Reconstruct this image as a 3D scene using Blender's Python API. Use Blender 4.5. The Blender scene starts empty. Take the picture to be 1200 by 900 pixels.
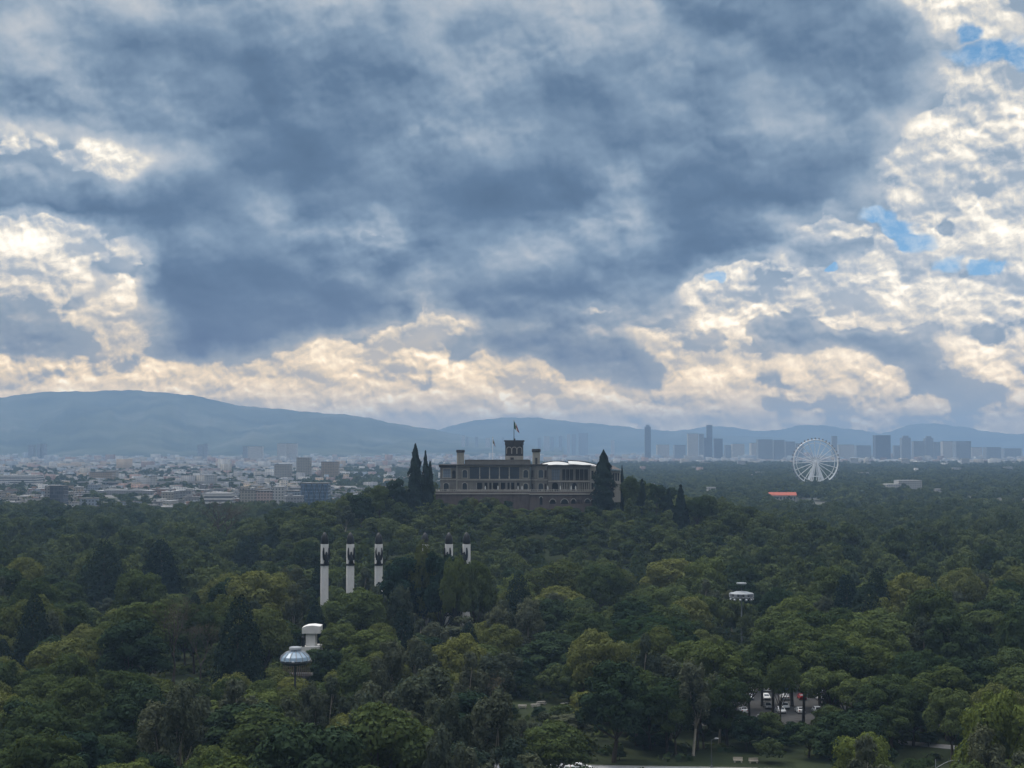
import bpy, bmesh, math, random
import numpy as np
from mathutils import Vector, Matrix

S = bpy.context.scene
COL = S.collection
R = math.radians

# ------------------------------------------------------------------ camera
CAM_Z = 66.0            # a roof terrace above the park
F = 1700.0              # focal length in photo pixels (photo is 1200 px wide)
PITCH = R(2.43)
cam = bpy.data.cameras.new('camera'); camo = bpy.data.objects.new('camera', cam)
COL.objects.link(camo); S.camera = camo
camo.location = (0, 0, CAM_Z); camo.rotation_euler = (math.pi / 2 + PITCH, 0, 0)
cam.sensor_width = 36.0; cam.lens = 36.0 * F / 1200.0
cam.clip_start = 1.0; cam.clip_end = 90000.0
S.render.resolution_x = 1024; S.render.resolution_y = 768

# ------------------------------------------------------------------ colour management / engine
S.view_settings.view_transform = 'Standard'; S.view_settings.look = 'None'
S.view_settings.gamma = 1.0; S.view_settings.exposure = 0.12
S.render.engine = 'CYCLES'
S.cycles.max_bounces = 4; S.cycles.diffuse_bounces = 3; S.cycles.glossy_bounces = 2
S.cycles.transmission_bounces = 2; S.cycles.transparent_max_bounces = 4; S.cycles.volume_bounces = 0
S.cycles.use_denoising = True
try:
    S.cycles.denoiser = 'OPENIMAGEDENOISE'; S.cycles.denoising_prefilter = 'ACCURATE'
except Exception:
    pass

# ------------------------------------------------------------------ node helpers
class NT:
    """small wrapper that makes node graphs readable"""
    def __init__(s, nt):
        s.nt = nt; s.n = nt.nodes; s.l = nt.links
    def new(s, t, **kw):
        n = s.n.new(t)
        for k, v in kw.items(): setattr(n, k, v)
        return n
    def link(s, a, b): s.l.new(a, b)
    def put(s, sock, v):
        if hasattr(v, 'is_output'): s.l.new(v, sock)
        elif v is not None: sock.default_value = v
    def m(s, op, a, b=None, c=None, clamp=False):
        n = s.new('ShaderNodeMath', operation=op, use_clamp=clamp)
        for i, v in enumerate((a, b, c)):
            if v is not None: s.put(n.inputs[i], v)
        return n.outputs[0]
    def v(s, op, a, b=None, scale=None):
        n = s.new('ShaderNodeVectorMath', operation=op)
        s.put(n.inputs[0], a)
        if b is not None: s.put(n.inputs[1], b)
        if scale is not None: s.put(n.inputs['Scale'], scale)
        return n.outputs['Value'] if op in ('DOT_PRODUCT', 'LENGTH', 'DISTANCE') else n.outputs[0]
    def xyz(s, x, y, z=0.0):
        n = s.new('ShaderNodeCombineXYZ')
        for i, q in enumerate((x, y, z)): s.put(n.inputs[i], q)
        return n.outputs[0]
    def sep(s, v):
        n = s.new('ShaderNodeSeparateXYZ'); s.put(n.inputs[0], v); return n.outputs
    def noise(s, vec, scale, detail=4, rough=0.55, lac=2.0, dist=0.0, dims='3D', w=None, color=False):
        n = s.new('ShaderNodeTexNoise', noise_dimensions=dims)
        s.put(n.inputs['Vector'], vec); s.put(n.inputs['Scale'], scale); s.put(n.inputs['Detail'], detail)
        s.put(n.inputs['Roughness'], rough); s.put(n.inputs['Lacunarity'], lac); s.put(n.inputs['Distortion'], dist)
        return n.outputs['Color'] if color else n.outputs[0]
    def voro(s, vec, scale, detail=3, rough=0.5, lac=2.2, smooth=0.5):
        n = s.new('ShaderNodeTexVoronoi', feature='SMOOTH_F1', voronoi_dimensions='3D')
        s.put(n.inputs['Vector'], vec); s.put(n.inputs['Scale'], scale); s.put(n.inputs['Detail'], detail)
        s.put(n.inputs['Roughness'], rough); s.put(n.inputs['Lacunarity'], lac); s.put(n.inputs['Smoothness'], smooth)
        try: n.normalize = True
        except Exception: pass
        return n.outputs['Distance']
    def rng(s, v, a, b, c=0.0, d=1.0, smooth=False):
        n = s.new('ShaderNodeMapRange', interpolation_type='SMOOTHSTEP' if smooth else 'LINEAR', clamp=True)
        for i, q in enumerate((v, a, b, c, d)): s.put(n.inputs[i], q)
        return n.outputs[0]
    def ramp(s, fac, stops, interp='LINEAR'):
        n = s.new('ShaderNodeValToRGB'); cr = n.color_ramp; cr.interpolation = interp
        while len(cr.elements) > 1: cr.elements.remove(cr.elements[-1])
        cr.elements[0].position = stops[0][0]; cr.elements[0].color = (*stops[0][1], 1)
        for p, c in stops[1:]:
            e = cr.elements.new(p); e.color = (*c, 1)
        s.put(n.inputs[0], fac); return n.outputs[0]
    def mix(s, fac, a, b, blend='MIX'):
        n = s.new('ShaderNodeMix', data_type='RGBA', blend_type=blend)
        s.put(n.inputs[0], fac); s.put(n.inputs[6], a if hasattr(a, 'is_output') else (*a, 1)[:4])
        s.put(n.inputs[7], b if hasattr(b, 'is_output') else (*b, 1)[:4]); return n.outputs[2]

def lin(*rgb):
    """sRGB 0..255 to linear"""
    out = []
    for c in rgb:
        c /= 255.0
        out.append(c / 12.92 if c <= 0.04045 else ((c + 0.055) / 1.055) ** 2.4)
    return tuple(out)

# ------------------------------------------------------------------ sky: Nishita air behind a broken cloud deck
SUN_EL, SUN_AZ = 50.0, -52.0         # degrees; azimuth to the right of the view axis (+Y), behind the clouds
SKY_STRENGTH = 0.10

world = bpy.data.worlds.new('World'); S.world = world; world.use_nodes = True
def build_sky():
    t = NT(world.node_tree); t.n.clear()
    out = t.new('ShaderNodeOutputWorld'); bg = t.new('ShaderNodeBackground'); bg.inputs['Strength'].default_value = SKY_STRENGTH
    t.link(bg.outputs[0], out.inputs[0])
    sky = t.new('ShaderNodeTexSky', sky_type='NISHITA'); sky.sun_disc = False
    sky.sun_elevation = R(SUN_EL); sky.sun_rotation = R(SUN_AZ); sky.altitude = 2250; sky.air_density = 1.0; sky.dust_density = 0.6
    tc = t.new('ShaderNodeTexCoord'); d = tc.outputs['Generated']
    x, y, z = t.sep(d)
    az = t.m('ARCTAN2', x, y); el = t.m('ARCSINE', z)
    U = az; V = el                                     # radians; the view spans az -0.34..0.34, el 0..0.31
    P = t.xyz(U, V, 0.0)
    # large scale wobble, so that no boundary is smooth
    w1 = t.v('SUBTRACT', t.noise(P, 9.0, 2, 0.55, dims='2D', color=True), (0.5, 0.5, 0.5))
    w2 = t.v('SUBTRACT', t.noise(P, 40.0, 3, 0.6, dims='2D', color=True), (0.5, 0.5, 0.5))
    high = t.rng(V, 0.10, 0.20, 0.35, 1.0)
    Pw = t.v('ADD', P, t.v('ADD', t.v('MULTIPLY', w1, t.xyz(t.m('MULTIPLY', high, 0.055), t.m('MULTIPLY', high, 0.032))),
                           t.v('MULTIPLY', w2, (0.020, 0.016, 0))))
    uw, vw, _ = t.sep(Pw)
    # the weather of this afternoon: how thick (dark) or broken (bright) the deck is, by direction
    coarse = [
     '4.0 4.3 5.0 4.5 3.2 3.0 4.0 5.2 4.6 4.0 4.0 4.2 4.3 4.2 5.0 4.3 3.6 3.4 3.0 3.0 3.0 6.0 9.0 8.5 8.0',
     '4.0 3.5 4.0 4.5 4.0 3.0 3.0 4.6 4.6 3.6 4.6 3.2 3.2 4.2 4.0 3.5 3.0 2.5 2.5 2.5 2.4 3.4 8.4 4.6 6.5',
     '5.2 4.2 2.6 2.0 2.4 2.0 1.5 2.0 2.0 2.2 3.4 3.5 4.2 4.0 2.6 3.0 3.5 2.6 2.0 2.0 2.0 2.4 5.2 5.0 7.0',
     '3.0 5.0 5.4 4.2 3.6 2.6 1.4 3.2 1.5 2.6 3.0 3.0 2.5 2.0 2.5 3.0 3.0 2.6 3.2 3.6 2.6 3.0 6.5 6.8 8.0',
     '3.0 3.0 3.6 3.0 2.4 3.0 1.2 1.0 1.6 3.8 3.6 3.0 3.6 3.4 2.0 2.0 2.5 2.5 4.0 3.6 2.6 4.6 8.0 6.4 8.0',
     '7.0 6.2 8.2 7.4 5.0 2.4 1.0 1.0 1.2 3.0 2.8 2.0 2.4 2.0 4.0 4.6 2.0 1.6 2.4 2.0 2.0 7.4 7.2 6.2 6.6',
     '2.4 3.0 4.4 3.0 2.4 1.6 2.6 3.0 2.6 1.6 1.4 1.0 1.0 1.6 5.0 3.0 1.0 1.0 1.0 1.6 3.2 5.5 7.2 7.0 7.4']
    fine = {
     260: '0:2 40:1.5 200:1.5 280:2 330:4 360:2 400:3 440:4.6 460:3 480:2 640:1.8 680:4 720:5 740:4.6 760:3 800:1.5 880:2 920:3.5 950:4 980:6 1010:4 1030:3 1060:7 1080:8 1120:7 1160:6.5 1200:7',
     280: '0:7.5 40:8 80:8 120:5 160:5 180:3 200:2 240:3 280:2.5 320:3 350:4.4 400:4 430:5.6 450:5 480:2.5 560:2 680:4.5 720:4 760:3.4 800:1.5 880:2 920:4 950:6.5 980:7 1010:7.5 1040:3 1060:3 1080:8 1110:4 1130:7.5 1200:8',
     300: '0:8 40:7.5 80:8 120:8 150:6 180:4 200:2 320:2.5 360:2 400:3.5 430:4 460:2 520:2.5 560:3 600:4.5 640:4.5 680:3 760:3 800:1.5 840:2 880:3.5 920:4.5 950:3.5 980:3.5 1020:5 1040:8 1060:6 1080:7 1160:7 1200:7.5',
     320: '0:7.5 40:8 80:6 120:5 160:8 185:4 200:1.5 320:1.5 360:3.5 400:4.4 430:4.4 460:2 490:4 520:3 560:2.5 600:3.5 640:3.5 680:2.5 700:4 720:3 800:3 820:6 850:6.5 880:6 920:5.5 950:5 1010:6 1050:7.5 1080:6 1120:5 1160:7 1200:7',
     340: '0:5 40:7 80:8.5 100:7 120:3.5 150:6 175:1.6 200:1 360:2 400:1.6 440:2 490:5 510:4 540:2 640:2 720:2.5 790:2.5 800:5 820:8 850:8 880:6.5 920:6.5 950:8 980:6 1010:7.5 1080:7.5 1120:6 1160:7 1200:6.5',
     360: '0:8 20:5 40:5.5 80:6.5 100:4 140:8 160:5 200:1.5 240:1 400:1.5 440:1.5 480:2 500:5.4 520:3 560:2 600:2.5 640:4 680:4.5 700:6 720:5.5 740:4.5 760:3 800:5 840:7 870:8.5 910:7.5 940:5.5 970:8 1040:8 1120:7.5 1160:7.5 1200:7',
     380: '0:5.5 40:4.5 80:5 100:6.4 120:5 160:3.5 180:4 200:2 240:1 400:1.5 440:3 480:5.5 500:7 520:7 550:6 580:3 640:4 680:3.5 700:5 720:4 760:6 780:6 800:5 850:6.5 870:7.5 890:5 940:4.5 970:8 1000:7 1040:7.5 1080:6.5 1200:6',
     400: '0:6 40:4 80:4.5 120:6 150:8 180:4.5 220:2 240:1 320:1.5 350:3 400:5 440:7.5 480:8 510:8.5 530:6.5 560:4 600:3 680:3 720:2.5 760:4.5 800:6 840:4.5 870:7 890:2.5 920:2.5 1000:3.5 1040:4.5 1080:4 1110:7 1130:5 1160:6 1200:5',
     420: '0:5 40:3.5 80:5 120:7 150:6 180:6 200:4 240:3.5 260:5.5 280:4.5 320:7 350:7.5 400:8 480:8 510:7 530:4.5 560:7 600:4 680:3 720:3.5 760:5 800:7 860:7.5 880:6 910:5 970:7 1000:5 1030:4 1070:4.5 1130:6.5 1160:7 1200:6',
     440: '0:7 40:7 80:5 140:6.5 160:5 200:6.5 240:5 270:5 300:7 360:7 400:7.5 480:7 510:5 540:7.5 560:6 600:7 640:7.5 680:5 720:4 760:4 800:8 830:8 860:7 890:3 910:4 940:7.5 1000:6.5 1040:7 1070:4 1130:6 1160:6.5 1200:5.5',
     460: '0:6.5 40:6.5 80:6 120:6 150:7 200:7 240:6.5 270:7.5 320:7.5 400:6 440:7 510:6.5 540:6 600:7.5 640:7.5 670:7 700:5 740:3.5 780:5 800:7 840:7 880:6.5 910:4.5 940:7 960:5.5 1030:6.5 1060:4.5 1140:5.5 1200:5.5',
     480: '0:7 100:6.4 200:7.2 280:6.5 340:7.4 400:7 440:7 460:6 500:6.5 560:7.5 600:7 640:8 670:7.5 700:5.5 740:5.5 780:6.5 840:5.5 880:6 900:5 930:5 970:6 1040:6.5 1110:5 1150:5 1190:6.5',
     500: '0:6.6 200:6.6 320:7 500:6.4 600:6.8 700:5.6 800:6.4 860:7 920:6 1000:5.5 1080:5 1200:5.5'}
    rows = [(40.0 * k, [(50.0 * i, float(q)) for i, q in enumerate(r.split())]) for k, r in enumerate(coarse)]
    rows += [(float(k), [tuple(float(q) for q in e.split(':')) for e in r.split()]) for k, r in sorted(fine.items())]
    UMAX = 0.353
    fu = t.rng(uw, -UMAX, UMAX, 0.02, 0.98)
    vp = t.m('SUBTRACT', 522.0, t.m('MULTIPLY', vw, 1700.0))
    vp = t.m('MINIMUM', t.m('MAXIMUM', vp, 0.0), 500.0)
    acc = None
    for k, (py, stops) in enumerate(rows):
        r = t.ramp(fu, [(0.02 + 0.96 * px / 1200.0, (q / 10,) * 3) for px, q in stops], 'LINEAR' if py > 250 else 'B_SPLINE')
        lo = t.m('DIVIDE', t.m('SUBTRACT', vp, rows[k - 1][0]), py - rows[k - 1][0]) if k else 1.0
        hi = t.m('DIVIDE', t.m('SUBTRACT', rows[k + 1][0], vp), rows[k + 1][0] - py) if k < len(rows) - 1 else 1.0
        wgt = t.m('MINIMUM', lo, hi, clamp=False); wgt = t.m('MAXIMUM', wgt, 0.0)
        acc = t.m('MULTIPLY', r, wgt) if acc is None else t.m('MULTIPLY_ADD', r, wgt, acc)
    G = acc
    # billows: heaped cells, with a second look a little towards the light for relief
    Vq = t.m('ADD', t.m('MULTIPLY', V, 1.15), t.m('MULTIPLY', t.rng(V, 0.0, 0.16, 0.0, 1.0), 0.05))
    Q = t.v('ADD', t.xyz(U, Vq), t.v('MULTIPLY', w2, (0.010, 0.008, 0.0)))
    def billow(q, scale, det):
        n = t.new('ShaderNodeTexVoronoi', feature='SMOOTH_F1', voronoi_dimensions='2D')
        t.put(n.inputs['Vector'], q); n.inputs['Scale'].default_value = scale; n.inputs['Detail'].default_value = det
        n.inputs['Roughness'].default_value = 0.50; n.inputs['Lacunarity'].default_value = 2.3; n.inputs['Smoothness'].default_value = 0.15
        n.normalize = True
        b = t.noise(q, scale * 1.2, 6, 0.62, dims='2D')
        dd = n.outputs['Distance']
        return t.m('ADD', t.m('MULTIPLY', t.m('SUBTRACT', 1.0, t.m('MULTIPLY', t.m('MULTIPLY', dd, dd), 1.7)), 0.85), t.m('MULTIPLY', t.m('SUBTRACT', b, 0.5), 0.24))
    B0 = billow(Q, BILLOW_SCALE, 3.0)
    B1 = billow(t.v('ADD', Q, (0.0018, 0.0048, 0.0)), BILLOW_SCALE, 3.0)
    Qc = t.v('ADD', t.v('MULTIPLY', Q, (1.0, 1.25, 1.0)), (3.1, 1.7, 0.0))
    C0 = billow(Qc, 11.0, 1.0)
    C1 = billow(t.v('ADD', Qc, (0.006, 0.016, 0.0)), 11.0, 1.0)
    relief = t.m('SUBTRACT', B0, B1)
    mass = t.m('SUBTRACT', C0, C1)
    heap = t.m('SUBTRACT', B0, 0.66)
    Pf = t.v('ADD', t.xyz(U, t.m('MULTIPLY', V, 1.25)), t.v('MULTIPLY', w2, (0.012, 0.010, 0.0)))
    fine_n = t.m('SUBTRACT', t.noise(Pf, 75.0, 5, 0.66, dims='2D'), 0.5)
    fine_r = t.m('SUBTRACT', fine_n, t.m('SUBTRACT', t.noise(t.v('ADD', Pf, (0.0010, 0.0026, 0.0)), 75.0, 5, 0.66, dims='2D'), 0.5))
    # soft sheets: stretched along the horizon
    Ps = t.v('MULTIPLY', t.v('ADD', P, t.v('MULTIPLY', w1, (0.04, 0.02, 0))), (1.0, 1.6, 1.0))
    sheet = t.m('SUBTRACT', t.noise(Ps, 13.0, 7, 0.56, dims='2D'), 0.5)
    # lit heaps stand out sharply from the grey behind them, dark deck stays soft
    hard = t.m('MAXIMUM', t.rng(G, 0.44, 0.60, 0.0, 1.0, smooth=True), t.m('MULTIPLY', t.rng(V, 0.03, 0.10, 1.0, 0.0), t.rng(G, 0.3, 0.5)))
    edge = t.m('ADD', G, t.m('ADD', t.m('ADD', t.m('MULTIPLY', heap, 0.42), t.m('MULTIPLY', fine_n, 0.11)), t.m('MULTIPLY', mass, 0.8)))
    lit = t.rng(edge, 0.50, 0.64, 0.0, 1.0, smooth=True)
    rim = t.m('MULTIPLY', t.rng(edge, 0.50, 0.58), t.rng(edge, 0.58, 0.74, 1.0, 0.0))
    crisp = t.m('ADD', t.m('MULTIPLY', G, 0.52), t.m('ADD', t.m('MULTIPLY', lit, 0.22), t.m('MULTIPLY', rim, 0.17)))
    crisp = t.m('ADD', crisp, t.m('ADD', 0.005, t.m('ADD', t.m('MULTIPLY', heap, 0.42), t.m('ADD', t.m('MULTIPLY', relief, 3.2), t.m('MULTIPLY', fine_r, 0.40)))))
    crisp = t.m('ADD', crisp, t.m('ADD', t.m('MULTIPLY', sheet, 0.22), t.m('MULTIPLY', mass, 1.5)))
    crisp = t.m('SMOOTH_MAX', crisp, t.m('ADD', t.m('MULTIPLY', G, 0.64), t.m('MULTIPLY', heap, 0.20)), 0.06)
    loose = t.rng(G, 0.10, 0.42, 0.36, 1.0)
    softt = t.m('ADD', G, t.m('MULTIPLY', loose, t.m('ADD', t.m('MULTIPLY', sheet, 0.54), t.m('ADD', t.m('MULTIPLY', relief, 0.9), t.m('MULTIPLY', mass, 0.68)))))
    tone = t.m('ADD', t.m('MULTIPLY', hard, crisp), t.m('MULTIPLY', t.m('SUBTRACT', 1.0, hard), softt))
    tone = t.m('ADD', tone, t.rng(V, 0.010, 0.055, 0.13, 0.0, smooth=True))
    cold = t.ramp(tone, [(0.0, lin(80, 103, 128)), (0.16, lin(93, 117, 143)), (0.32, lin(121, 143, 165)), (0.46, lin(152, 167, 182)),
                         (0.60, lin(178, 185, 192)), (0.74, lin(213, 210, 203)), (0.88, lin(246, 239, 225)), (1.0, lin(255, 251, 242))])
    warm = t.ramp(tone, [(0.0, lin(88, 108, 134)), (0.20, lin(106, 124, 145)), (0.38, lin(138, 148, 157)), (0.52, lin(172, 168, 162)),
                         (0.66, lin(202, 188, 167)), (0.80, lin(226, 206, 178)), (0.92, lin(244, 226, 196)), (1.0, lin(252, 240, 216))])
    wm = t.rng(t.m('ADD', V, t.m('MULTIPLY', t.m('MAXIMUM', U, 0.0), 0.10)), 0.035, 0.15, 1.0, 0.0, smooth=True)
    cloud = t.mix(wm, cold, warm)
    # holes of blue air on the right
    hole = None
    for (px, py, rx, ry) in ((1150, 84, 50, 20), (1122, 62, 16, 18), (1190, 90, 30, 16), (1045, 262, 34, 14), (1068, 280, 24, 20), (1092, 300, 30, 16), (1120, 322, 26, 14), (1162, 328, 26, 10), (836, 330, 16, 9), (976, 325, 10, 6)):
        hu, hv = math.atan((px - 600) / F), (522 - py) / F
        e = t.v('LENGTH', t.v('MULTIPLY', t.v('SUBTRACT', Pw, (hu, hv, 0)), (F / rx, F / ry, 0)))
        g = t.rng(e, 0.2, 1.5, 1.0, 0.0, smooth=True)
        hole = g if hole is None else t.m('MAXIMUM', hole, g)
    hole = t.m('MULTIPLY', t.rng(t.m('SUBTRACT', hole, t.m('ADD', t.m('MULTIPLY', heap, 1.7), t.m('MULTIPLY', sheet, 0.8))), 0.30, 0.74, 0.0, 1.0, smooth=True), t.rng(hole, 0.06, 0.22))
    blue_ = t.mix(0.6, t.v('SCALE', sky.outputs[0], scale=SKY_STRENGTH * 1.0), lin(96, 154, 198))
    blue = t.mix(t.rng(t.m('ADD', t.m('MULTIPLY', fine_n, 0.9), t.m('ADD', sheet, t.m('MULTIPLY', heap, 0.5))), -0.12, 0.30, 0.0, 0.75), blue_, lin(196, 208, 216))
    vis = t.mix(hole, cloud, blue)
    # the cloud itself is brighter than it looks through the valley haze
    T = t.m('MAXIMUM', t.m('EXPONENT', t.m('DIVIDE', -439.0 * HAZE_DENSITY, t.m('MAXIMUM', V, 0.012))), 0.36)
    vis = t.v('SCALE', t.v('SUBTRACT', vis, t.v('SCALE', HAZE_GLOW, scale=t.m('SUBTRACT', 1.0, T))), scale=t.m('DIVIDE', 1.0, T))
    vis = t.v('MAXIMUM', vis, (0.02, 0.03, 0.045))
    # away from the view: unseen cloud, dim low down, brightened overhead to light the trees
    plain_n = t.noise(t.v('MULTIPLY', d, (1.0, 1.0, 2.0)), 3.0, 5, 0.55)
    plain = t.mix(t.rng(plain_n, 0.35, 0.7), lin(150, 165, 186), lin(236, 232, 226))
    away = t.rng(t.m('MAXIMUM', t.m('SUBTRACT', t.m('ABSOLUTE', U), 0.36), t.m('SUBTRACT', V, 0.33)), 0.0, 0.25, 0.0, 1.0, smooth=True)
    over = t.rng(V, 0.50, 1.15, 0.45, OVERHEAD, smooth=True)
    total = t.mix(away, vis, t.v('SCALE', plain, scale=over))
    ground_side = t.rng(V, -0.02, 0.0, 0.0, 1.0)
    total = t.mix(ground_side, lin(120, 132, 142), total)
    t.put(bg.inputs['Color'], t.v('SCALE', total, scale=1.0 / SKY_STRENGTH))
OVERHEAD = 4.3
HAZE_DENSITY = 1.10e-4; HAZE_GLOW = (0.165, 0.25, 0.34)     # the valley haze, and what it looks like where it is thick
BILLOW_SCALE = 13.0
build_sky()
world.cycles.sampling_method = 'MANUAL'; world.cycles.sample_map_resolution = 512

# ------------------------------------------------------------------ the sun, veiled by cloud
sun = bpy.data.lights.new('sun', 'SUN'); suno = bpy.data.objects.new('sun', sun); COL.objects.link(suno)
sun.energy = 2.4; sun.angle = R(8.0); sun.color = (1.0, 0.94, 0.84)
_sd = Vector((math.cos(R(SUN_EL)) * math.sin(R(SUN_AZ)), math.cos(R(SUN_EL)) * math.cos(R(SUN_AZ)), math.sin(R(SUN_EL))))
suno.rotation_euler = _sd.to_track_quat('Z', 'Y').to_euler()

# ================================================================== builders
def X_at(px, D): return (px - 600.0) / F * D / math.cos(PITCH) * 1.0
def Z_at(py, D):
    v = (450.0 - py) / F; c, s = math.cos(PITCH), math.sin(PITCH)
    return CAM_Z + D * (s + v * c) / (c - v * s)
def to_px(x, y, z):
    c, s = math.cos(PITCH), math.sin(PITCH); dz = z - CAM_Z
    f = y * c + dz * s; u = -y * s + dz * c
    return 600 + F * x / f, 450 - F * u / f

def raw_mesh(name, V, Fq, mats, mat_idx=None, smooth=False, attr=None):
    """V (n,3), Fq (m,k) equal-sized faces -> mesh"""
    me = bpy.data.meshes.new(name); V = np.asarray(V, np.float32); Fq = np.asarray(Fq, np.int32)
    m, k = Fq.shape
    me.vertices.add(len(V)); me.vertices.foreach_set('co', V.ravel())
    me.loops.add(m * k); me.loops.foreach_set('vertex_index', Fq.ravel())
    me.polygons.add(m); me.polygons.foreach_set('loop_start', np.arange(0, m * k, k, dtype=np.int32))
    if smooth: me.polygons.foreach_set('use_smooth', np.ones(m, bool))
    for q in (mats if isinstance(mats, (list, tuple)) else [mats]): me.materials.append(q)
    if mat_idx is not None: me.polygons.foreach_set('material_index', np.asarray(mat_idx, np.int32))
    me.update(calc_edges=True)
    if attr is not None:
        for an, av in attr.items():
            if av.ndim == 1:
                a = me.attributes.new(an, 'FLOAT', 'FACE'); a.data.foreach_set('value', av.astype(np.float32))
            else:
                a = me.attributes.new(an, 'FLOAT_COLOR', 'FACE'); a.data.foreach_set('color', np.c_[av, np.ones(len(av))].astype(np.float32).ravel())
    return me

class MB:
    """collects solids and links them as ONE mesh object"""
    def __init__(s): s.v = []; s.f = []; s.mi = []; s.cur = 0
    def mat(s, i): s.cur = i; return s
    def _add(s, vs, fs):
        b = len(s.v); s.v += [tuple(q) for q in vs]
        for f in fs: s.f.append([b + i for i in f]); s.mi.append(s.cur)
        return s
    def box(s, x0, x1, y0, y1, z0, z1):
        return s._add([(x0, y0, z0), (x1, y0, z0), (x1, y1, z0), (x0, y1, z0), (x0, y0, z1), (x1, y0, z1), (x1, y1, z1), (x0, y1, z1)],
                      [(0, 3, 2, 1), (4, 5, 6, 7), (0, 1, 5, 4), (1, 2, 6, 5), (2, 3, 7, 6), (3, 0, 4, 7)])
    def rbox(s, cx, cy, w, d, z0, z1, a):
        c, q = math.cos(a), math.sin(a); P = []
        for z in (z0, z1):
            for (i, j) in ((-1, -1), (1, -1), (1, 1), (-1, 1)):
                x, y = i * w / 2, j * d / 2; P.append((cx + x * c - y * q, cy + x * q + y * c, z))
        return s._add(P, [(0, 3, 2, 1), (4, 5, 6, 7), (0, 1, 5, 4), (1, 2, 6, 5), (2, 3, 7, 6), (3, 0, 4, 7)])
    def prism(s, poly, a, b, axis='z'):
        """extrude a closed polygon (2-D) from a to b along an axis"""
        n = len(poly)
        def P(p, h): return (p[0], p[1], h) if axis == 'z' else ((p[0], h, p[1]) if axis == 'y' else (h, p[0], p[1]))
        vs = [P(p, a) for p in poly] + [P(p, b) for p in poly]
        fs = [tuple(range(n))[::-1], tuple(range(n, 2 * n))] + [(i, (i + 1) % n, n + (i + 1) % n, n + i) for i in range(n)]
        return s._add(vs, fs)
    def lathe(s, prof, cx=0, cy=0, n=16, cap=True):
        vs = []; m = len(prof)
        for r, z in prof:
            for k in range(n):
                t = 2 * math.pi * k / n; vs.append((cx + r * math.cos(t), cy + r * math.sin(t), z))
        fs = []
        for i in range(m - 1):
            for k in range(n):
                a, b = i * n + k, i * n + (k + 1) % n; fs.append((a, b, b + n, a + n))
        if cap: fs.append(tuple(range(n))[::-1]); fs.append(tuple(range((m - 1) * n, m * n)))
        return s._add(vs, fs)
    def tube(s, pts, rad, n=6):
        pts = [Vector(p) for p in pts]; rad = rad if isinstance(rad, (list, tuple)) else [rad] * len(pts)
        vs = []
        up = None
        for i, p in enumerate(pts):
            d = (pts[min(i + 1, len(pts) - 1)] - pts[max(i - 1, 0)]).normalized()
            ref = Vector((0, 0, 1)) if abs(d.z) < 0.9 else Vector((1, 0, 0))
            if up is None: up = d.cross(ref).normalized()
            u = (up - d * up.dot(d)).normalized(); up = u; w = d.cross(u)
            for k in range(n):
                t = 2 * math.pi * k / n; vs.append(p + (u * math.cos(t) + w * math.sin(t)) * rad[i])
        fs = []
        for i in range(len(pts) - 1):
            for k in range(n):
                a, b = i * n + k, i * n + (k + 1) % n; fs.append((a, b, b + n, a + n))
        fs.append(tuple(range(n))[::-1]); fs.append(tuple(range((len(pts) - 1) * n, len(pts) * n)))
        return s._add(vs, fs)
    def mesh(s, name, mats, smooth=False):
        me = bpy.data.meshes.new(name); me.from_pydata(s.v, [], s.f)
        for q in (mats if isinstance(mats, (list, tuple)) else [mats]): me.materials.append(q)
        me.polygons.foreach_set('material_index', s.mi)
        if smooth: me.polygons.foreach_set('use_smooth', [True] * len(s.f))
        bm = bmesh.new(); bm.from_mesh(me); bmesh.ops.recalc_face_normals(bm, faces=bm.faces); bm.to_mesh(me); bm.free()
        me.update(); return me
    def build(s, name, mats, parent=None, smooth=False):
        return link(name, s.mesh(name, mats, smooth), parent)

def link(name, data, parent=None, loc=None):
    o = bpy.data.objects.new(name, data); COL.objects.link(o)
    if parent is not None: o.parent = parent
    if loc is not None: o.location = loc
    return o
def tag(o, label=None, cat=None, group=None, kind=None):
    if label: o['label'] = label
    if cat: o['category'] = cat
    if group: o['group'] = group
    if kind: o['kind'] = kind
    return o
def thing(name, label, cat, loc=(0, 0, 0), group=None, rz=0.0):
    o = link(name, None); o.location = loc; o.rotation_euler.z = rz; return tag(o, label, cat, group)
def structure(o): o['kind'] = 'structure'; return o
def kids(root):
    return [o for o in COL.objects if o.parent == root]
def dup(root, loc, rz=0.0, scale=None, label=None, group=None, children=None):
    """copy a thing, its parts and their sub-parts"""
    r = root.copy(); COL.objects.link(r); r.location = loc; r.rotation_euler.z = rz
    if scale is not None: r.scale = scale
    if label: r['label'] = label
    if group: r['group'] = group
    for ch, subs in (children if children is not None else [(c, kids(c)) for c in kids(root)]):
        c = ch.copy(); COL.objects.link(c); c.parent = r
        for g in subs:
            d = g.copy(); COL.objects.link(d); d.parent = c
    return r

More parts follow.
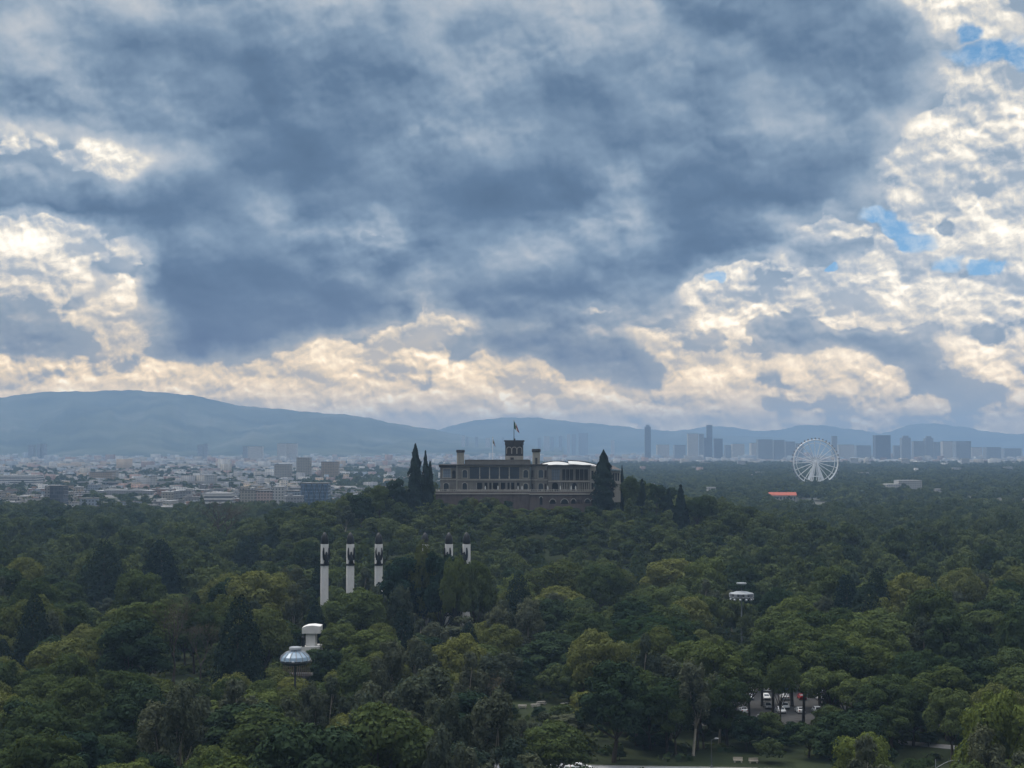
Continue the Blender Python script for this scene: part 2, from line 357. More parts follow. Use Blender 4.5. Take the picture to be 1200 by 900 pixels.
# ------------------------------------------------------------------ materials
def material(name, col, rough=0.75, var=0.0, vscale=1.0, spec=0.3, metal=0.0, fn=None):
    m = bpy.data.materials.new(name); m.use_nodes = True; t = NT(m.node_tree)
    b = t.n['Principled BSDF']; b.inputs['Roughness'].default_value = rough; b.inputs['Specular IOR Level'].default_value = spec
    b.inputs['Metallic'].default_value = metal
    base = (*col, 1)
    if var > 0:
        g = t.new('ShaderNodeNewGeometry').outputs['Position']
        n = t.noise(g, vscale, 5, 0.62)
        n2 = t.noise(t.v('MULTIPLY', g, (1.0, 1.0, 0.25)), vscale * 3.1, 4, 0.6)
        f = t.m('ADD', t.m('MULTIPLY', n, 0.6), t.m('MULTIPLY', n2, 0.4))
        c = t.ramp(f, [(0.30, tuple(q * (1 - var) for q in col)), (0.70, tuple(min(1.0, q * (1 + var)) for q in col))])
        t.link(c, b.inputs['Base Color'])
    else:
        b.inputs['Base Color'].default_value = base
    if fn: fn(t, b)
    return m

def leaf_material(name, dark, light, tint_attr=False, translucent=0.25, dry=0.0):
    """foliage: hue varies from tree to tree, from clump to clump and from leaf to leaf"""
    m = bpy.data.materials.new(name); m.use_nodes = True; t = NT(m.node_tree); t.n.clear()
    out = t.new('ShaderNodeOutputMaterial')
    geo = t.new('ShaderNodeNewGeometry')
    if tint_attr:
        a = t.new('ShaderNodeAttribute', attribute_name='tint'); r = a.outputs['Fac']
    else:
        r = t.new('ShaderNodeObjectInfo').outputs['Random']
    n = t.noise(geo.outputs['Position'], 0.22, 3, 0.6)
    isl = geo.outputs['Random Per Island']
    f = t.m('ADD', t.m('MULTIPLY', r, 0.50), t.m('ADD', t.m('MULTIPLY', n, 0.40), t.m('MULTIPLY', isl, 0.26)))
    c = t.ramp(f, [(0.22, dark), (0.90, light)])
    # a few trees turn yellowish, a few bluish
    r2 = t.m('FRACT', t.m('MULTIPLY', r, 7.31))
    c = t.mix(t.rng(r2, 0.78, 1.0, 0.0, 0.55), c, tuple(q * w for q, w in zip(light, (1.08, 1.04, 0.80))))
    c = t.mix(t.rng(r2, 0.22, 0.0, 0.0, 0.60), c, tuple(q * w for q, w in zip(dark, (0.85, 1.05, 1.35))))
    d = t.new('ShaderNodeBsdfDiffuse'); t.link(c, d.inputs[0])
    tr = t.new('ShaderNodeBsdfTranslucent'); t.link(t.mix(0.5, c, tuple(q * w for q, w in zip(light, (1.3, 1.3, 0.6)))), tr.inputs[0])
    mx = t.new('ShaderNodeMixShader'); mx.inputs[0].default_value = translucent
    t.link(d.outputs[0], mx.inputs[1]); t.link(tr.outputs[0], mx.inputs[2]); t.link(mx.outputs[0], out.inputs[0])
    return m

# ================================================================== the ground, one sheet to the foot of the hills
def hill(x, y):
    r = np.sqrt((x / np.where(x < 0, 202.0, 212.0)) ** 2 + ((y - 800.0) / 195.0) ** 2)
    q = np.clip((1.0 - r) / 0.72, 0, 1); return 29.0 * q * q * (3 - 2 * q)
def hill_at(x, y): return float(hill(np.float64(x), np.float64(y)))

def make_ground():
    xs = np.r_[np.linspace(-12400, -700, 30), np.linspace(-640, 640, 120), np.linspace(700, 12400, 30)]
    ys = np.r_[np.linspace(-1400, 150, 12), np.linspace(170, 1100, 110), np.linspace(1150, 22800, 60)]
    X, Y = np.meshgrid(xs, ys); Z = hill(X, Y)
    V = np.c_[X.ravel(), Y.ravel(), Z.ravel()]; nx, ny = len(xs), len(ys)
    i = np.arange(ny - 1)[:, None] * nx + np.arange(nx - 1)[None]; i = i.ravel()
    me = raw_mesh('ground', V, np.c_[i, i + 1, i + nx + 1, i + nx], [M_GROUND], smooth=True)
    return structure(link('ground', me))

def _ground_nodes(t, b):
    g = t.new('ShaderNodeNewGeometry').outputs['Position']
    n1 = t.noise(g, 0.05, 6, 0.6); n2 = t.noise(g, 0.9, 5, 0.65); n3 = t.noise(g, 0.006, 4, 0.6)
    c = t.ramp(t.m('ADD', t.m('MULTIPLY', n1, 0.6), t.m('MULTIPLY', n2, 0.4)),
               [(0.32, (0.012, 0.017, 0.009)), (0.5, (0.020, 0.028, 0.011)), (0.62, (0.030, 0.036, 0.016)), (0.75, (0.050, 0.044, 0.03))])
    _, yy, _ = t.sep(g)
    town = t.ramp(n3, [(0.40, (0.03, 0.04, 0.02)), (0.55, (0.10, 0.10, 0.09)), (0.7, (0.16, 0.15, 0.14))])
    t.link(t.mix(t.rng(yy, 1200, 1500), c, town), b.inputs['Base Color'])
M_GROUND = material('park_ground', (0.04, 0.05, 0.02), 0.95, fn=_ground_nodes, spec=0.1)
make_ground()

# ------------------------------------------------------------------ mountains round the valley
def _mtn(t, b):
    g = t.new('ShaderNodeNewGeometry').outputs['Position']
    n = t.noise(g, 0.0022, 7, 0.62)
    t.link(t.ramp(n, [(0.38, (0.012, 0.022, 0.016)), (0.55, (0.050, 0.060, 0.036)), (0.70, (0.10, 0.10, 0.08))]), b.inputs['Base Color'])
M_MTN = material('mountain_forest', (0.04, 0.05, 0.03), 0.95, fn=_mtn, spec=0.05)

def mountains(name, pts, D, foot, back, seed, rough=0.30):
    rng = np.random.default_rng(seed)
    px = np.array([p[0] for p in pts], float); py = np.array([p[1] for p in pts], float)
    u = np.linspace(px[0], px[-1], 260)
    crest = np.interp(u, px, py)
    k = np.arange(-6, 7); ker = np.exp(-(k / 3.0) ** 2); ker /= ker.sum()
    crest = np.convolve(np.pad(crest, 6, 'edge'), ker, 'valid')
    for fr, am in ((0.035, 0.55), (0.09, 0.40), (0.21, 0.25), (0.5, 0.15)): crest += am * np.sin(u * fr * 2 + rng.uniform(0, 6))
    zc = np.array([max(1.0, Z_at(q, D)) for q in crest])
    xc = np.array([X_at(q, D) for q in u])
    s = np.r_[np.linspace(0, 1, 26), 1 + np.linspace(0.06, 1, 12)]
    V = np.zeros((len(s), len(u), 3))
    ph = rng.uniform(0, 6, 12)
    for i, q in enumerate(s):
        if q <= 1: y = D - foot * (1 - q); f = (1 - (1 - q) ** 1.0) ** 1.35
        else: y = D + back * (q - 1); f = (2 - q) ** 1.2
        gully = np.zeros(len(u))
        for j in range(9):
            fr = 0.014 * 1.55 ** j
            gully += np.sin(u * fr * 2 + ph[j] + 3.0 * math.sin(q * 3 + ph[j]) + q * 2.2 * (-1) ** j) * 0.9 / 1.45 ** j
        gully *= rough * 4 * f * (1 - f) * 0.5 if q <= 1 else 0.0
        z = zc * np.clip(f + gully * 0.5, 0, 1.0) - 3.0 * (1 - f)
        V[i, :, 0] = xc * (1 + 0.02 * gully) * (y / D if q <= 1 else 1.0); V[i, :, 1] = y; V[i, :, 2] = z
    n = len(u); idx = (np.arange(len(s) - 1)[:, None] * n + np.arange(n - 1)[None]).ravel()
    me = raw_mesh(name, V.reshape(-1, 3), np.c_[idx, idx + 1, idx + n + 1, idx + n], [M_MTN], smooth=True)
    return structure(link(name, me))

mountains('mountain', [(-420, 500), (-260, 480), (-120, 470), (0, 466), (30, 461), (75, 459), (130, 457.5), (165, 458), (200, 460), (235, 465), (262, 472), (300, 477), (340, 481),
           (385, 484), (420, 488), (470, 497), (520, 506), (560, 513), (610, 520), (660, 524)], 11500, 4200, 3500, 3)
mountains('mountain', [(330, 524), (420, 517), (480, 509), (510, 505), (545, 495), (575, 490), (592, 489), (625, 490), (655, 492), (700, 497), (760, 503), (830, 508), (900, 513), (980, 518), (1050, 523)], 15000, 3200, 2500, 5)
mountains('mountain', [(640, 522), (720, 516), (790, 505), (825, 500), (850, 500), (870, 503), (900, 505), (922, 502), (940, 498.5), (960, 498), (980, 500), (1000, 503), (1040, 510), (1080, 516), (1130, 521), (1180, 524)], 17500, 2600, 2500, 8)
mountains('mountain', [(960, 523), (1010, 514), (1050, 503), (1068, 498), (1085, 496), (1105, 497), (1130, 500), (1150, 505), (1170, 508), (1200, 508), (1250, 503), (1320, 505), (1400, 512), (1480, 520)], 18500, 2600, 2500, 9)

# ------------------------------------------------------------------ haze of the valley: one closed box of even air
def make_haze():
    b = MB().box(-12600, 12600, -1600, 23200, -6.0, 505.0)
    m = bpy.data.materials.new('valley_haze'); m.use_nodes = True; t = NT(m.node_tree); t.n.clear()
    out = t.new('ShaderNodeOutputMaterial'); v = t.new('ShaderNodeVolumePrincipled')
    v.inputs['Color'].default_value = (*HAZE_COLOR, 1); v.inputs['Density'].default_value = HAZE_DENSITY
    v.inputs['Density Attribute'].default_value = ''; v.inputs['Anisotropy'].default_value = 0.0
    t.link(v.outputs[0], out.inputs['Volume'])
    try: m.cycles.homogeneous_volume = True
    except Exception: pass
    return tag(b.build('haze', m), 'pale blue haze lying over the whole valley', 'haze', kind='stuff')
HAZE_COLOR = (0.36, 0.55, 0.81)
make_haze()

# ================================================================== trees
M_BARK = material('bark', (0.055, 0.045, 0.036), 0.9, 0.5, 1.5, 0.1)
M_PALE_BARK = material('pale_bark', (0.30, 0.27, 0.22), 0.8, 0.35, 1.2, 0.1)
LEAF = {
    'broad':  leaf_material('broadleaf_leaves', (0.016, 0.031, 0.015), (0.088, 0.112, 0.040)),
    'olive':  leaf_material('olive_leaves', (0.032, 0.048, 0.018), (0.128, 0.138, 0.048)),
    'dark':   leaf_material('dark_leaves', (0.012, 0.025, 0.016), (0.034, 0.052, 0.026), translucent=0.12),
    'conifer': leaf_material('conifer_needles', (0.008, 0.016, 0.014), (0.020, 0.032, 0.024), translucent=0.08),
    'gum':    leaf_material('gum_leaves', (0.026, 0.040, 0.028), (0.092, 0.102, 0.068)),
    'lime':   leaf_material('fresh_leaves', (0.050, 0.078, 0.018), (0.110, 0.135, 0.036)),
    'dry':    leaf_material('dry_twigs', (0.050, 0.045, 0.036), (0.110, 0.095, 0.070)),
}
M_FAR_LEAF = leaf_material('far_foliage', (0.015, 0.029, 0.016), (0.086, 0.106, 0.042), tint_attr=True)

def quads_at(rng, C, Nn, size, up_bias=0.0, stretch=1.35):
    """one small leaf spray (a rhombus) per point, facing roughly Nn"""
    n = len(C)
    N = Nn + rng.normal(0, 0.34, (n, 3)); N[:, 2] += up_bias
    N /= np.linalg.norm(N, axis=1, keepdims=True) + 1e-9
    T = np.cross(N, rng.normal(0, 1, (n, 3))); T /= np.linalg.norm(T, axis=1, keepdims=True) + 1e-9
    B = np.cross(N, T); s = (size * rng.uniform(0.6, 1.35, n))[:, None]
    V = np.stack([C - T * s * stretch * 0.5, C - B * s * 0.5 + N * s * 0.10, C + T * s * stretch * 0.5, C + B * s * 0.5 + N * s * 0.10], 1)
    return V.reshape(-1, 3)

def puffs(rng, L, n, size, up=0.12, below=-0.55, bump=0.20, keep=0.72):
    """leaves on the skins of overlapping lobes L = [(x, y, z, r, squash)]"""
    L = np.array(L, float); w = L[:, 3] ** 2; w /= w.sum()
    k = rng.choice(len(L), int(n * 1.9), p=w)
    d = rng.normal(0, 1, (len(k), 3)); d[:, 2] += 0.30; d /= np.linalg.norm(d, axis=1, keepdims=True)
    ok = d[:, 2] > below; k, d = k[ok], d[ok]
    ph = rng.uniform(0, 6, (len(L), 6))
    q = ph[k]
    bmp = (np.sin(d[:, 0] * 5.0 + q[:, 0]) * np.sin(d[:, 1] * 5.0 + q[:, 1]) + np.sin(d[:, 2] * 6 + d[:, 0] * 4 + q[:, 2]) * 0.7
           + 0.6 * np.sin(d[:, 0] * 11 + q[:, 3]) * np.sin(d[:, 1] * 11 + d[:, 2] * 9 + q[:, 4]))
    r = L[k, 3] * (1 + bump * 0.6 * bmp) * (0.74 + 0.30 * rng.random(len(k)) ** 0.6)
    P = L[k, :3] + d * r[:, None] * np.stack([np.ones(len(k)), np.ones(len(k)), L[k, 4]], 1)
    inside = np.zeros(len(k), bool)
    for j in range(len(L)):
        e = (P - L[j, :3]); e[:, 2] /= L[j, 4]
        inside |= (np.einsum('ij,ij->i', e, e) < (keep * L[j, 3]) ** 2) & (k != j)
    P, d = P[~inside][:n], d[~inside][:n]
    return quads_at(rng, P, d * 0.9, size, up)

def crown_broad(seed, n, size, H=16.0, Rr=7.0, base=0.30, lobes=17, loose=0.0):
    rng = np.random.default_rng(seed); z0 = base * H; rz = (H - z0) / 2; zc = z0 + rz
    L = []
    lop = rng.uniform(0, 6.28)
    for i in range(lobes):
        u = (i + 0.5) / lobes; zz = 1 - 1.55 * u; a = i * 2.399 + rng.normal(0, 0.35); h = math.sqrt(max(0, 1 - zz * zz)) if zz > -0.9 else 0.4
        f = rng.uniform(0.50, 0.80) * (1 + 0.18 * math.cos(a - lop)); rr = Rr * rng.uniform(0.25, 0.42)
        L.append((math.cos(a) * h * f * Rr, math.sin(a) * h * f * Rr, zc + zz * rz * rng.uniform(0.60, 0.84), rr, rng.uniform(0.62, 0.9)))
    # small outlying sprays break the outline
    for i in range(int(lobes * 1.1)):
        b = L[rng.integers(len(L))]; d = rng.normal(0, 1, 3); d[2] = abs(d[2]) * 0.8; d /= np.linalg.norm(d)
        L.append((b[0] + d[0] * b[3] * 0.9, b[1] + d[1] * b[3] * 0.9, b[2] + d[2] * b[3] * 0.75, b[3] * rng.uniform(0.32, 0.55), 0.8))
    top = max(q[2] + q[3] * q[4] for q in L); 
    L = [(a, b, c + (H - top), d, e) for a, b, c, d, e in L]
    return puffs(rng, L, n, size), L

def crown_gum(seed, n, size, H=20.0, Rr=5.0):
    """tall, airy, in upright plumes with gaps"""
    rng = np.random.default_rng(seed); L = []
    for i in range(15):
        a = rng.uniform(0, 6.28); u = rng.random(); z = H * (0.36 + 0.56 * u); f = Rr * (0.25 + 0.75 * math.sin(math.pi * min(1, 0.25 + u * 0.75))) * rng.uniform(0.35, 0.85)
        L.append((math.cos(a) * f, math.sin(a) * f, z, Rr * rng.uniform(0.20, 0.36), rng.uniform(1.15, 1.75)))
    for i in range(12):
        b = L[rng.integers(15)]
        L.append((b[0] + rng.normal(0, 1.1), b[1] + rng.normal(0, 1.1), b[2] + rng.uniform(0.2, 1.6), b[3] * 0.5, 1.4))
    top = max(q[2] + q[3] * q[4] for q in L); L = [(a, b, c + (H - top), d, e) for a, b, c, d, e in L]
    return puffs(rng, L, n, size, up=0.1, below=-0.9, bump=0.35, keep=0.55), L

def crown_cone(seed, n, size, H=26.0, Rr=8.0, dome=0.55, tiers=26, gap=0.0):
    """dark conifer: shallow drooping shelves from the ground to a point"""
    rng = np.random.default_rng(seed)
    u = rng.random(n) ** 0.62                                   # 0 at the top
    t = np.floor(u * tiers) / tiers; fr = u * tiers - np.floor(u * tiers)
    prof = Rr * np.clip(t + 0.5 / tiers, 0, 1) ** dome
    a = rng.uniform(0, 2 * math.pi, n)
    lob = 1 + 0.10 * np.sin(a * 5 + t * 40) + 0.07 * np.sin(a * 11 + t * 90)
    inner = rng.random(n) ** 0.35
    r = prof * lob * (0.45 + 0.58 * inner) * (1 - gap * fr)
    z = H * (1 - u) - r * 0.10 + rng.normal(0, 0.12, n); z = np.clip(z, H * 0.03, H)
    P = np.c_[r * np.cos(a), r * np.sin(a), z]
    N = np.c_[np.cos(a), np.sin(a), np.full(n, 0.55)]
    return quads_at(rng, P, N, size, 0.2), [(0, 0, H * 0.9, 1, 1)]

def crown_spire(seed, n, size, H=16.0, Rr=2.2, heads=1):
    rng = np.random.default_rng(seed); P = []; N = []
    for k in range(heads):
        m = n // heads; u = rng.random(m) ** 0.8; a = rng.uniform(0, 6.28, m)
        hh = H * (1 - 0.16 * k); rr = Rr * (1 if heads == 1 else 0.72)
        r = rr * (np.minimum(1, (1 - u) * 2.2) ** 0.75) * (0.55 + 0.45 * np.minimum(1, u * 6)) * (0.7 + 0.32 * rng.random(m)) * (1 + 0.22 * np.sin(a * 3 + u * 17) + 0.16 * np.sin(u * 43 + a * 2))
        cx = (k - (heads - 1) / 2) * Rr * 0.9
        P.append(np.c_[cx + r * np.cos(a), r * np.sin(a) * 0.9, 0.4 + u * hh]); N.append(np.c_[np.cos(a), np.sin(a), np.full(m, 0.7)])
    return quads_at(rng, np.concatenate(P), np.concatenate(N), size, 0.3, 1.7), [(0, 0, H * 0.8, 1, 1)]

def trunk_mb(rng, L, H, r0=0.42, fork=0.30, limbs=7):
    b = MB(); top = (rng.normal(0, 0.4), rng.normal(0, 0.4), H * fork)
    b.tube([(0, 0, -0.6), (0.08, 0.03, 0.4), (top[0] * 0.5, top[1] * 0.5, H * fork * 0.55), top], [r0 * 1.35, r0, r0 * 0.82, r0 * 0.66], 8)
    pick = sorted(L, key=lambda q: -q[3])[:limbs]
    for q in pick:
        e = Vector(q[:3]); s = Vector(top) * rng.uniform(0.75, 1.0); mid = s.lerp(e, 0.5) + Vector((rng.normal(0, 0.3), rng.normal(0, 0.3), -0.3))
        b.tube([s, mid, e], [r0 * 0.48, r0 * 0.30, r0 * 0.10], 5)
        for j in range(2):
            d = Vector(rng.normal(0, 1, 3)).normalized() * q[3] * 0.9
            b.tube([s.lerp(e, 0.7), e + d], [r0 * 0.16, r0 * 0.05], 4)
    return b

def quad_mesh(name, V, mat):
    n = len(V) // 4
    return raw_mesh(name, V, np.arange(n * 4, dtype=np.int32).reshape(n, 4), mat)

class Proto:
    """the meshes of one tree: crown and trunk, shared by every copy"""
    def __init__(s, kind, V, L, H, Rr, leaf, bark=None, r0=0.42, fork=0.3, limbs=7, seed=0):
        s.kind, s.H, s.R, s.leaf = kind, H, Rr, leaf
        s.crown = quad_mesh('crown', V, LEAF[leaf])
        rng = np.random.default_rng(seed + 77)
        s.trunk = trunk_mb(rng, L, H, r0, fork, limbs).mesh('trunk', bark or M_BARK, smooth=True)
PROTO = {'broad': [], 'olive': [], 'dark': [], 'gum': [], 'conifer': [], 'tall': [], 'lime': []}
for k in range(6):
    V, L = crown_broad(100 + k, 8500, 0.42, 16.0, 7.0, 0.22 + 0.03 * (k % 3), 15 + k)
    PROTO['broad'].append(Proto('broadleaf_tree', V, L, 16.0, 7.0, 'broad', seed=k))
    if k < 4:
        V, L = crown_broad(140 + k, 8500, 0.40, 16.0, 7.2, 0.25, 20 + k)
        PROTO['olive'].append(Proto('broadleaf_tree', V, L, 16.0, 7.2, 'olive', seed=k + 10))
    if k < 3:
        V, L = crown_broad(180 + k, 8500, 0.42, 16.0, 6.4, 0.12, 15 + k)
        PROTO['dark'].append(Proto('broadleaf_tree', V, L, 16.0, 6.4, 'dark', seed=k + 20))
        V, L = crown_gum(210 + k, 7500, 0.42, 20.0, 5.2)
        PROTO['gum'].append(Proto('eucalyptus_tree', V, L, 20.0, 5.2, 'gum', M_PALE_BARK, 0.36, 0.34, 9, seed=k + 30))
        V, L = crown_broad(240 + k, 7500, 0.40, 18.0, 7.0, 0.50, 15)
        PROTO['tall'].append(Proto('high_crowned_tree', V, L, 18.0, 7.0, 'broad', None, 0.36, 0.46, 8, seed=k + 40))
    if k < 2:
        V, L = crown_cone(260 + k, 9500, 0.52, 26.0, 8.6, 0.42 + 0.06 * k, 24 + 4 * k)
        PROTO['conifer'].append(Proto('conifer_tree', V, L, 26.0, 8.6, 'conifer', None, 0.5, 0.7, 1, seed=k + 50))
V, L = crown_broad(300, 9500, 0.40, 15.0, 7.6, 0.10, 20)
PROTO['lime'].append(Proto('broadleaf_tree', V, L, 15.0, 7.6, 'lime', seed=61))

def plant(p, x, y, h, w, label, group=None, cat='tree', rz=0.0, name=None):
    """one tree: an Empty at its foot with a trunk and a crown"""
    z = hill_at(x, y)
    r = link(name or p.kind, None); r.location = (x, y, z); r.rotation_euler.z = rz
    sx = w / (2.15 * p.R); r.scale = (sx, sx, h / p.H); tag(r, label, cat, group)
    c = link('crown', p.crown, r); link('trunk', p.trunk, r)
    return r

# ---- trees one can tell apart, where the photograph shows them: kind, px, top py, width px, distance, label
SPECIAL = [
    ('conifer', 0, 126, 633, 64, 560, 'tall dark conifer with a broad cone, taller of the pair on the left'),
    ('conifer', 1, 190, 632, 64, 600, 'dark conifer with a domed top just right of the tallest cone'),
    ('conifer', 1, 291, 627, 52, 690, 'dark conifer in shade midway between the paired cones and the white columns'),
    ('conifer', 0, 319, 626, 36, 720, 'narrow dark conifer touching a wider dark one left of the columns'),
    ('dark', 0, 63, 673, 50, 600, 'low round dark green dome of a tree beside the tallest cone'),
    ('olive', 0, 44, 697, 78, 430, 'olive round tree below the low dark dome at the far left'),
    ('olive', 1, 300, 668, 90, 470, 'wide pale olive tree left of the white columns'),
    ('olive', 2, 262, 672, 62, 520, 'olive tree leaning against the wide pale one left of the columns'),
    ('broad', 0, 165, 668, 66, 500, 'olive topped tree standing in front of the two paired cones'),
    ('olive', 3, 655, 657, 92, 540, 'large golden olive tree below the middle of the castle'),
    ('olive', 0, 708, 660, 84, 575, 'golden green tree right beside the large olive one below the castle'),
    ('olive', 1, 785, 654, 90, 585, 'light olive tree on the lower right slope of the castle hill'),
    ('lime', 0, 1166, 806, 104, 262, 'bright yellow green tree by the curved street lamps'),
    ('lime', 0, 1012, 856, 88, 262, 'low bright green bushy tree beside the road'),
    ('gum', 0, 500, 782, 96, 285, 'tall grey green eucalyptus with pale dead limbs in front'),
    ('gum', 1, 515, 730, 36, 420, 'slim light green tree right under the thin lamp mast'),
    ('gum', 2, 545, 722, 60, 450, 'grey wispy tree right of the slim light green one'),
    ('broad', 3, 437, 738, 84, 390, 'tree with bright leaf tips below the third white column'),
    ('dark', 1, 466, 561, 34, 746, 'dark crown on the castle hill just left of the tall cypress'),
    ('broad', 3, 446, 569, 34, 742, 'green crown on the left shoulder of the castle hill'),
    ('dark', 2, 424, 580, 34, 736, 'dark crown lower down the left shoulder of the castle hill'),
    ('gum', 1, 404, 592, 26, 730, 'airy crown at the foot of the left hill shoulder'),
    ('broad', 1, 738, 558, 24, 758, 'green crown right beside the thin cypress of the right wing'),
    ('dark', 0, 768, 567, 28, 760, 'dark crown between the firs of the right hill shoulder'),
    ('broad', 5, 815, 583, 34, 745, 'green crown below the pointed fir on the right hill shoulder'),
    ('dark', 2, 603, 770, 62, 384, 'dark tree closing the left side of the picnic lawn'),
    ('dark', 0, 682, 764, 74, 388, 'dark tree closing the right side of the picnic lawn'),
    ('gum', 0, 668, 836, 62, 322, 'grey green airy tree with pale stems in front of the picnic tables'),
    ('broad', 2, 598, 846, 46, 320, 'small round tree in front of the picnic lawn, left of the airy one'),
    ('broad', 0, 722, 806, 60, 326, 'rounded tree standing over the near kerb right of the picnic lawn'),
    ('conifer', 0, 1013, 684, 66, 430, 'tiered dark pine standing out right of the ring floodlight'),
    ('dark', 1, 640, 742, 92, 400, 'very dark tree shading the picnic tables'),
    ('broad', 4, 770, 720, 120, 400, 'broad olive crowned tree left of the ring floodlight'),
    ('broad', 5, 420, 690, 84, 445, 'spreading tree hiding the foot of the second column'),
    ('dark', 0, 518, 647, 52, 466, 'tree covering the shafts of the fifth and sixth columns'),
    ('broad', 2, 556, 657, 54, 464, 'round tree hiding the foot of the last white column'),
    ('broad', 4, 536, 651, 40, 458, 'leafy tree standing between the last two white columns'),
    ('olive', 3, 497, 634, 34, 474, 'slim crown hiding the fourth column up to its tip'),
    ('dark', 2, 480, 652, 84, 478, 'dark tree filling the gap between third and fifth columns'),
]
SPOTS = []                                  # x, y, radius of what is planted or kept clear
for kind, v, px, py, w, D, lab in SPECIAL:
    p = PROTO[kind][v % len(PROTO[kind])]; x = X_at(px, D); g = hill_at(x, D)
    h = max(5.0, Z_at(py, D) - g); wm = w / F * D
    plant(p, x, D, h, wm, lab, rz=px * 0.7)
    SPOTS.append((x, D, wm * 0.42))

# bare tree, nearly leafless
def bare_tree(px, py, D, label, seed, w=10.0, lean=0.0):
    rng = random.Random(seed); x = X_at(px, D); h = Z_at(py, D) - hill_at(x, D)
    r = thing('bare_tree', label, 'tree', (x, D, hill_at(x, D))); b = MB(); tips = []
    def grow(p, d, L, rad, depth):
        q = p + d * L; mid = p.lerp(q, 0.5) + Vector((rng.uniform(-1, 1), rng.uniform(-1, 1), 0)) * L * 0.06
        b.tube([p, mid, q], [rad, rad * 0.82, rad * 0.62], 6 if depth < 2 else 4)
        if depth >= 5: tips.append(q); return
        for k in range(3 if depth in (1, 2) else 2):
            e = (d + Vector((rng.uniform(-1, 1), rng.uniform(-1, 1), rng.uniform(-0.15, 0.75))) * 0.62).normalized()
            grow(q, e, L * rng.uniform(0.62, 0.84), rad * 0.62, depth + 1)
    grow(Vector((0, 0, -0.5)), Vector((lean, 0.02, 1)).normalized(), h * 0.34, h * 0.018, 0)
    zmax = max(q.z for q in tips)
    b.v = [(a * w / 10, c * w / 10, e * h / zmax if e > 0 else e) for a, c, e in b.v]
    b.build('trunk', M_BARK, r)
    nr = np.random.default_rng(seed); T = np.array([(q.x * w / 10, q.y * w / 10, q.z * h / zmax) for q in tips])
    C = np.repeat(T, 9, 0) + nr.normal(0, 0.55, (len(T) * 9, 3))
    link('crown', quad_mesh('crown', quads_at(nr, C, nr.normal(0, 1, C.shape), 0.26), LEAF['dry']), r)
    SPOTS.append((x, D, 3.0)); return r
bare_tree(208, 702, 392, 'dark bare tree with forked branches among the left crowns', 4)
bare_tree(238, 735, 405, 'smaller bare forked tree right of the taller bare one', 9)
bare_tree(247, 586, 820, 'reddish bare tree on the far wood edge below the city', 12, 18)
bare_tree(265, 590, 800, 'thin bare tree behind the wood edge, right of the reddish one', 15, 15)
bare_tree(560, 792, 330, 'leaning thin tree with grey twigs right of the tall eucalyptus', 21, 8, 0.1)

# ---- castle hill: cypresses, light conifers
V, L = crown_spire(400, 5200, 0.50, 16.0, 2.6, 1); P_SPIRE = Proto('cypress_tree', V, L, 16.0, 2.6, 'conifer', None, 0.3, 0.6, 1, seed=70)
V, L = crown_spire(410, 6500, 0.50, 16.0, 2.6, 2); P_TWIN = Proto('cypress_tree', V, L, 16.0, 2.6, 'conifer', None, 0.3, 0.6, 1, seed=71)
V, L = crown_spire(420, 16000, 0.62, 26.0, 7.4, 1); P_BIG = Proto('cypress_tree', V, L, 26.0, 7.0, 'conifer', None, 0.5, 0.7, 1, seed=72)
V, L = crown_cone(430, 2600, 0.85, 14.0, 3.4, 0.8, 16); P_FIR = Proto('fir_tree', V, L, 14.0, 3.4, 'conifer', None, 0.3, 0.7, 1, seed=73)
for p, px, top, bot, w, D, lab in (
        (P_SPIRE, 487, 523, 602, 17, 742, 'tall slim cypress at the left end of the castle'),
        (P_TWIN, 501.5, 531, 606, 13, 750, 'slender pointed cypress closest to the castle wall on the left'),
        (P_BIG, 707, 529, 592, 24, 752, 'massive dark cypress in front of the castle right wing'),
        (P_SPIRE, 728.6, 547, 578, 5, 775, 'small thin cypress at the right end of the castle'),
        (P_FIR, 797, 569, 612, 24, 742, 'dark pointed fir on the right shoulder of the castle hill'),
        (P_FIR, 783, 573, 606, 20, 760, 'dark fir just left of the pointed one on the hill shoulder'),
        (P_FIR, 752, 562, 596, 18, 765, 'small fir between the castle and the hill shoulder')):
    x = X_at(px, D); z0 = hill_at(x, D); h = Z_at(top, D) - z0
    o = plant(p, x, D, h, w / F * D, lab, name=p.kind)
    SPOTS.append((x, D, w / F * D * 0.5))

rs = np.random.default_rng(77)
for k in range(34):
    px = 512 + k * 6.3 + rs.uniform(-2, 2); D = rs.uniform(728, 750); x = X_at(px, D); top = rs.uniform(592, 601) if px > 596 else rs.uniform(582, 592)
    z0 = hill_at(x, D); h = max(4.0, Z_at(top, D) - z0)
    plant(PROTO[('broad', 'dark', 'gum', 'olive')[k % 4]][k % 3], x, D, h, rs.uniform(7, 11), 'small tree growing close under the castle retaining wall', 'small trees growing close under the castle retaining wall', rz=k * 2.1, name='small_tree')
    SPOTS.append((x, D, 3.0))

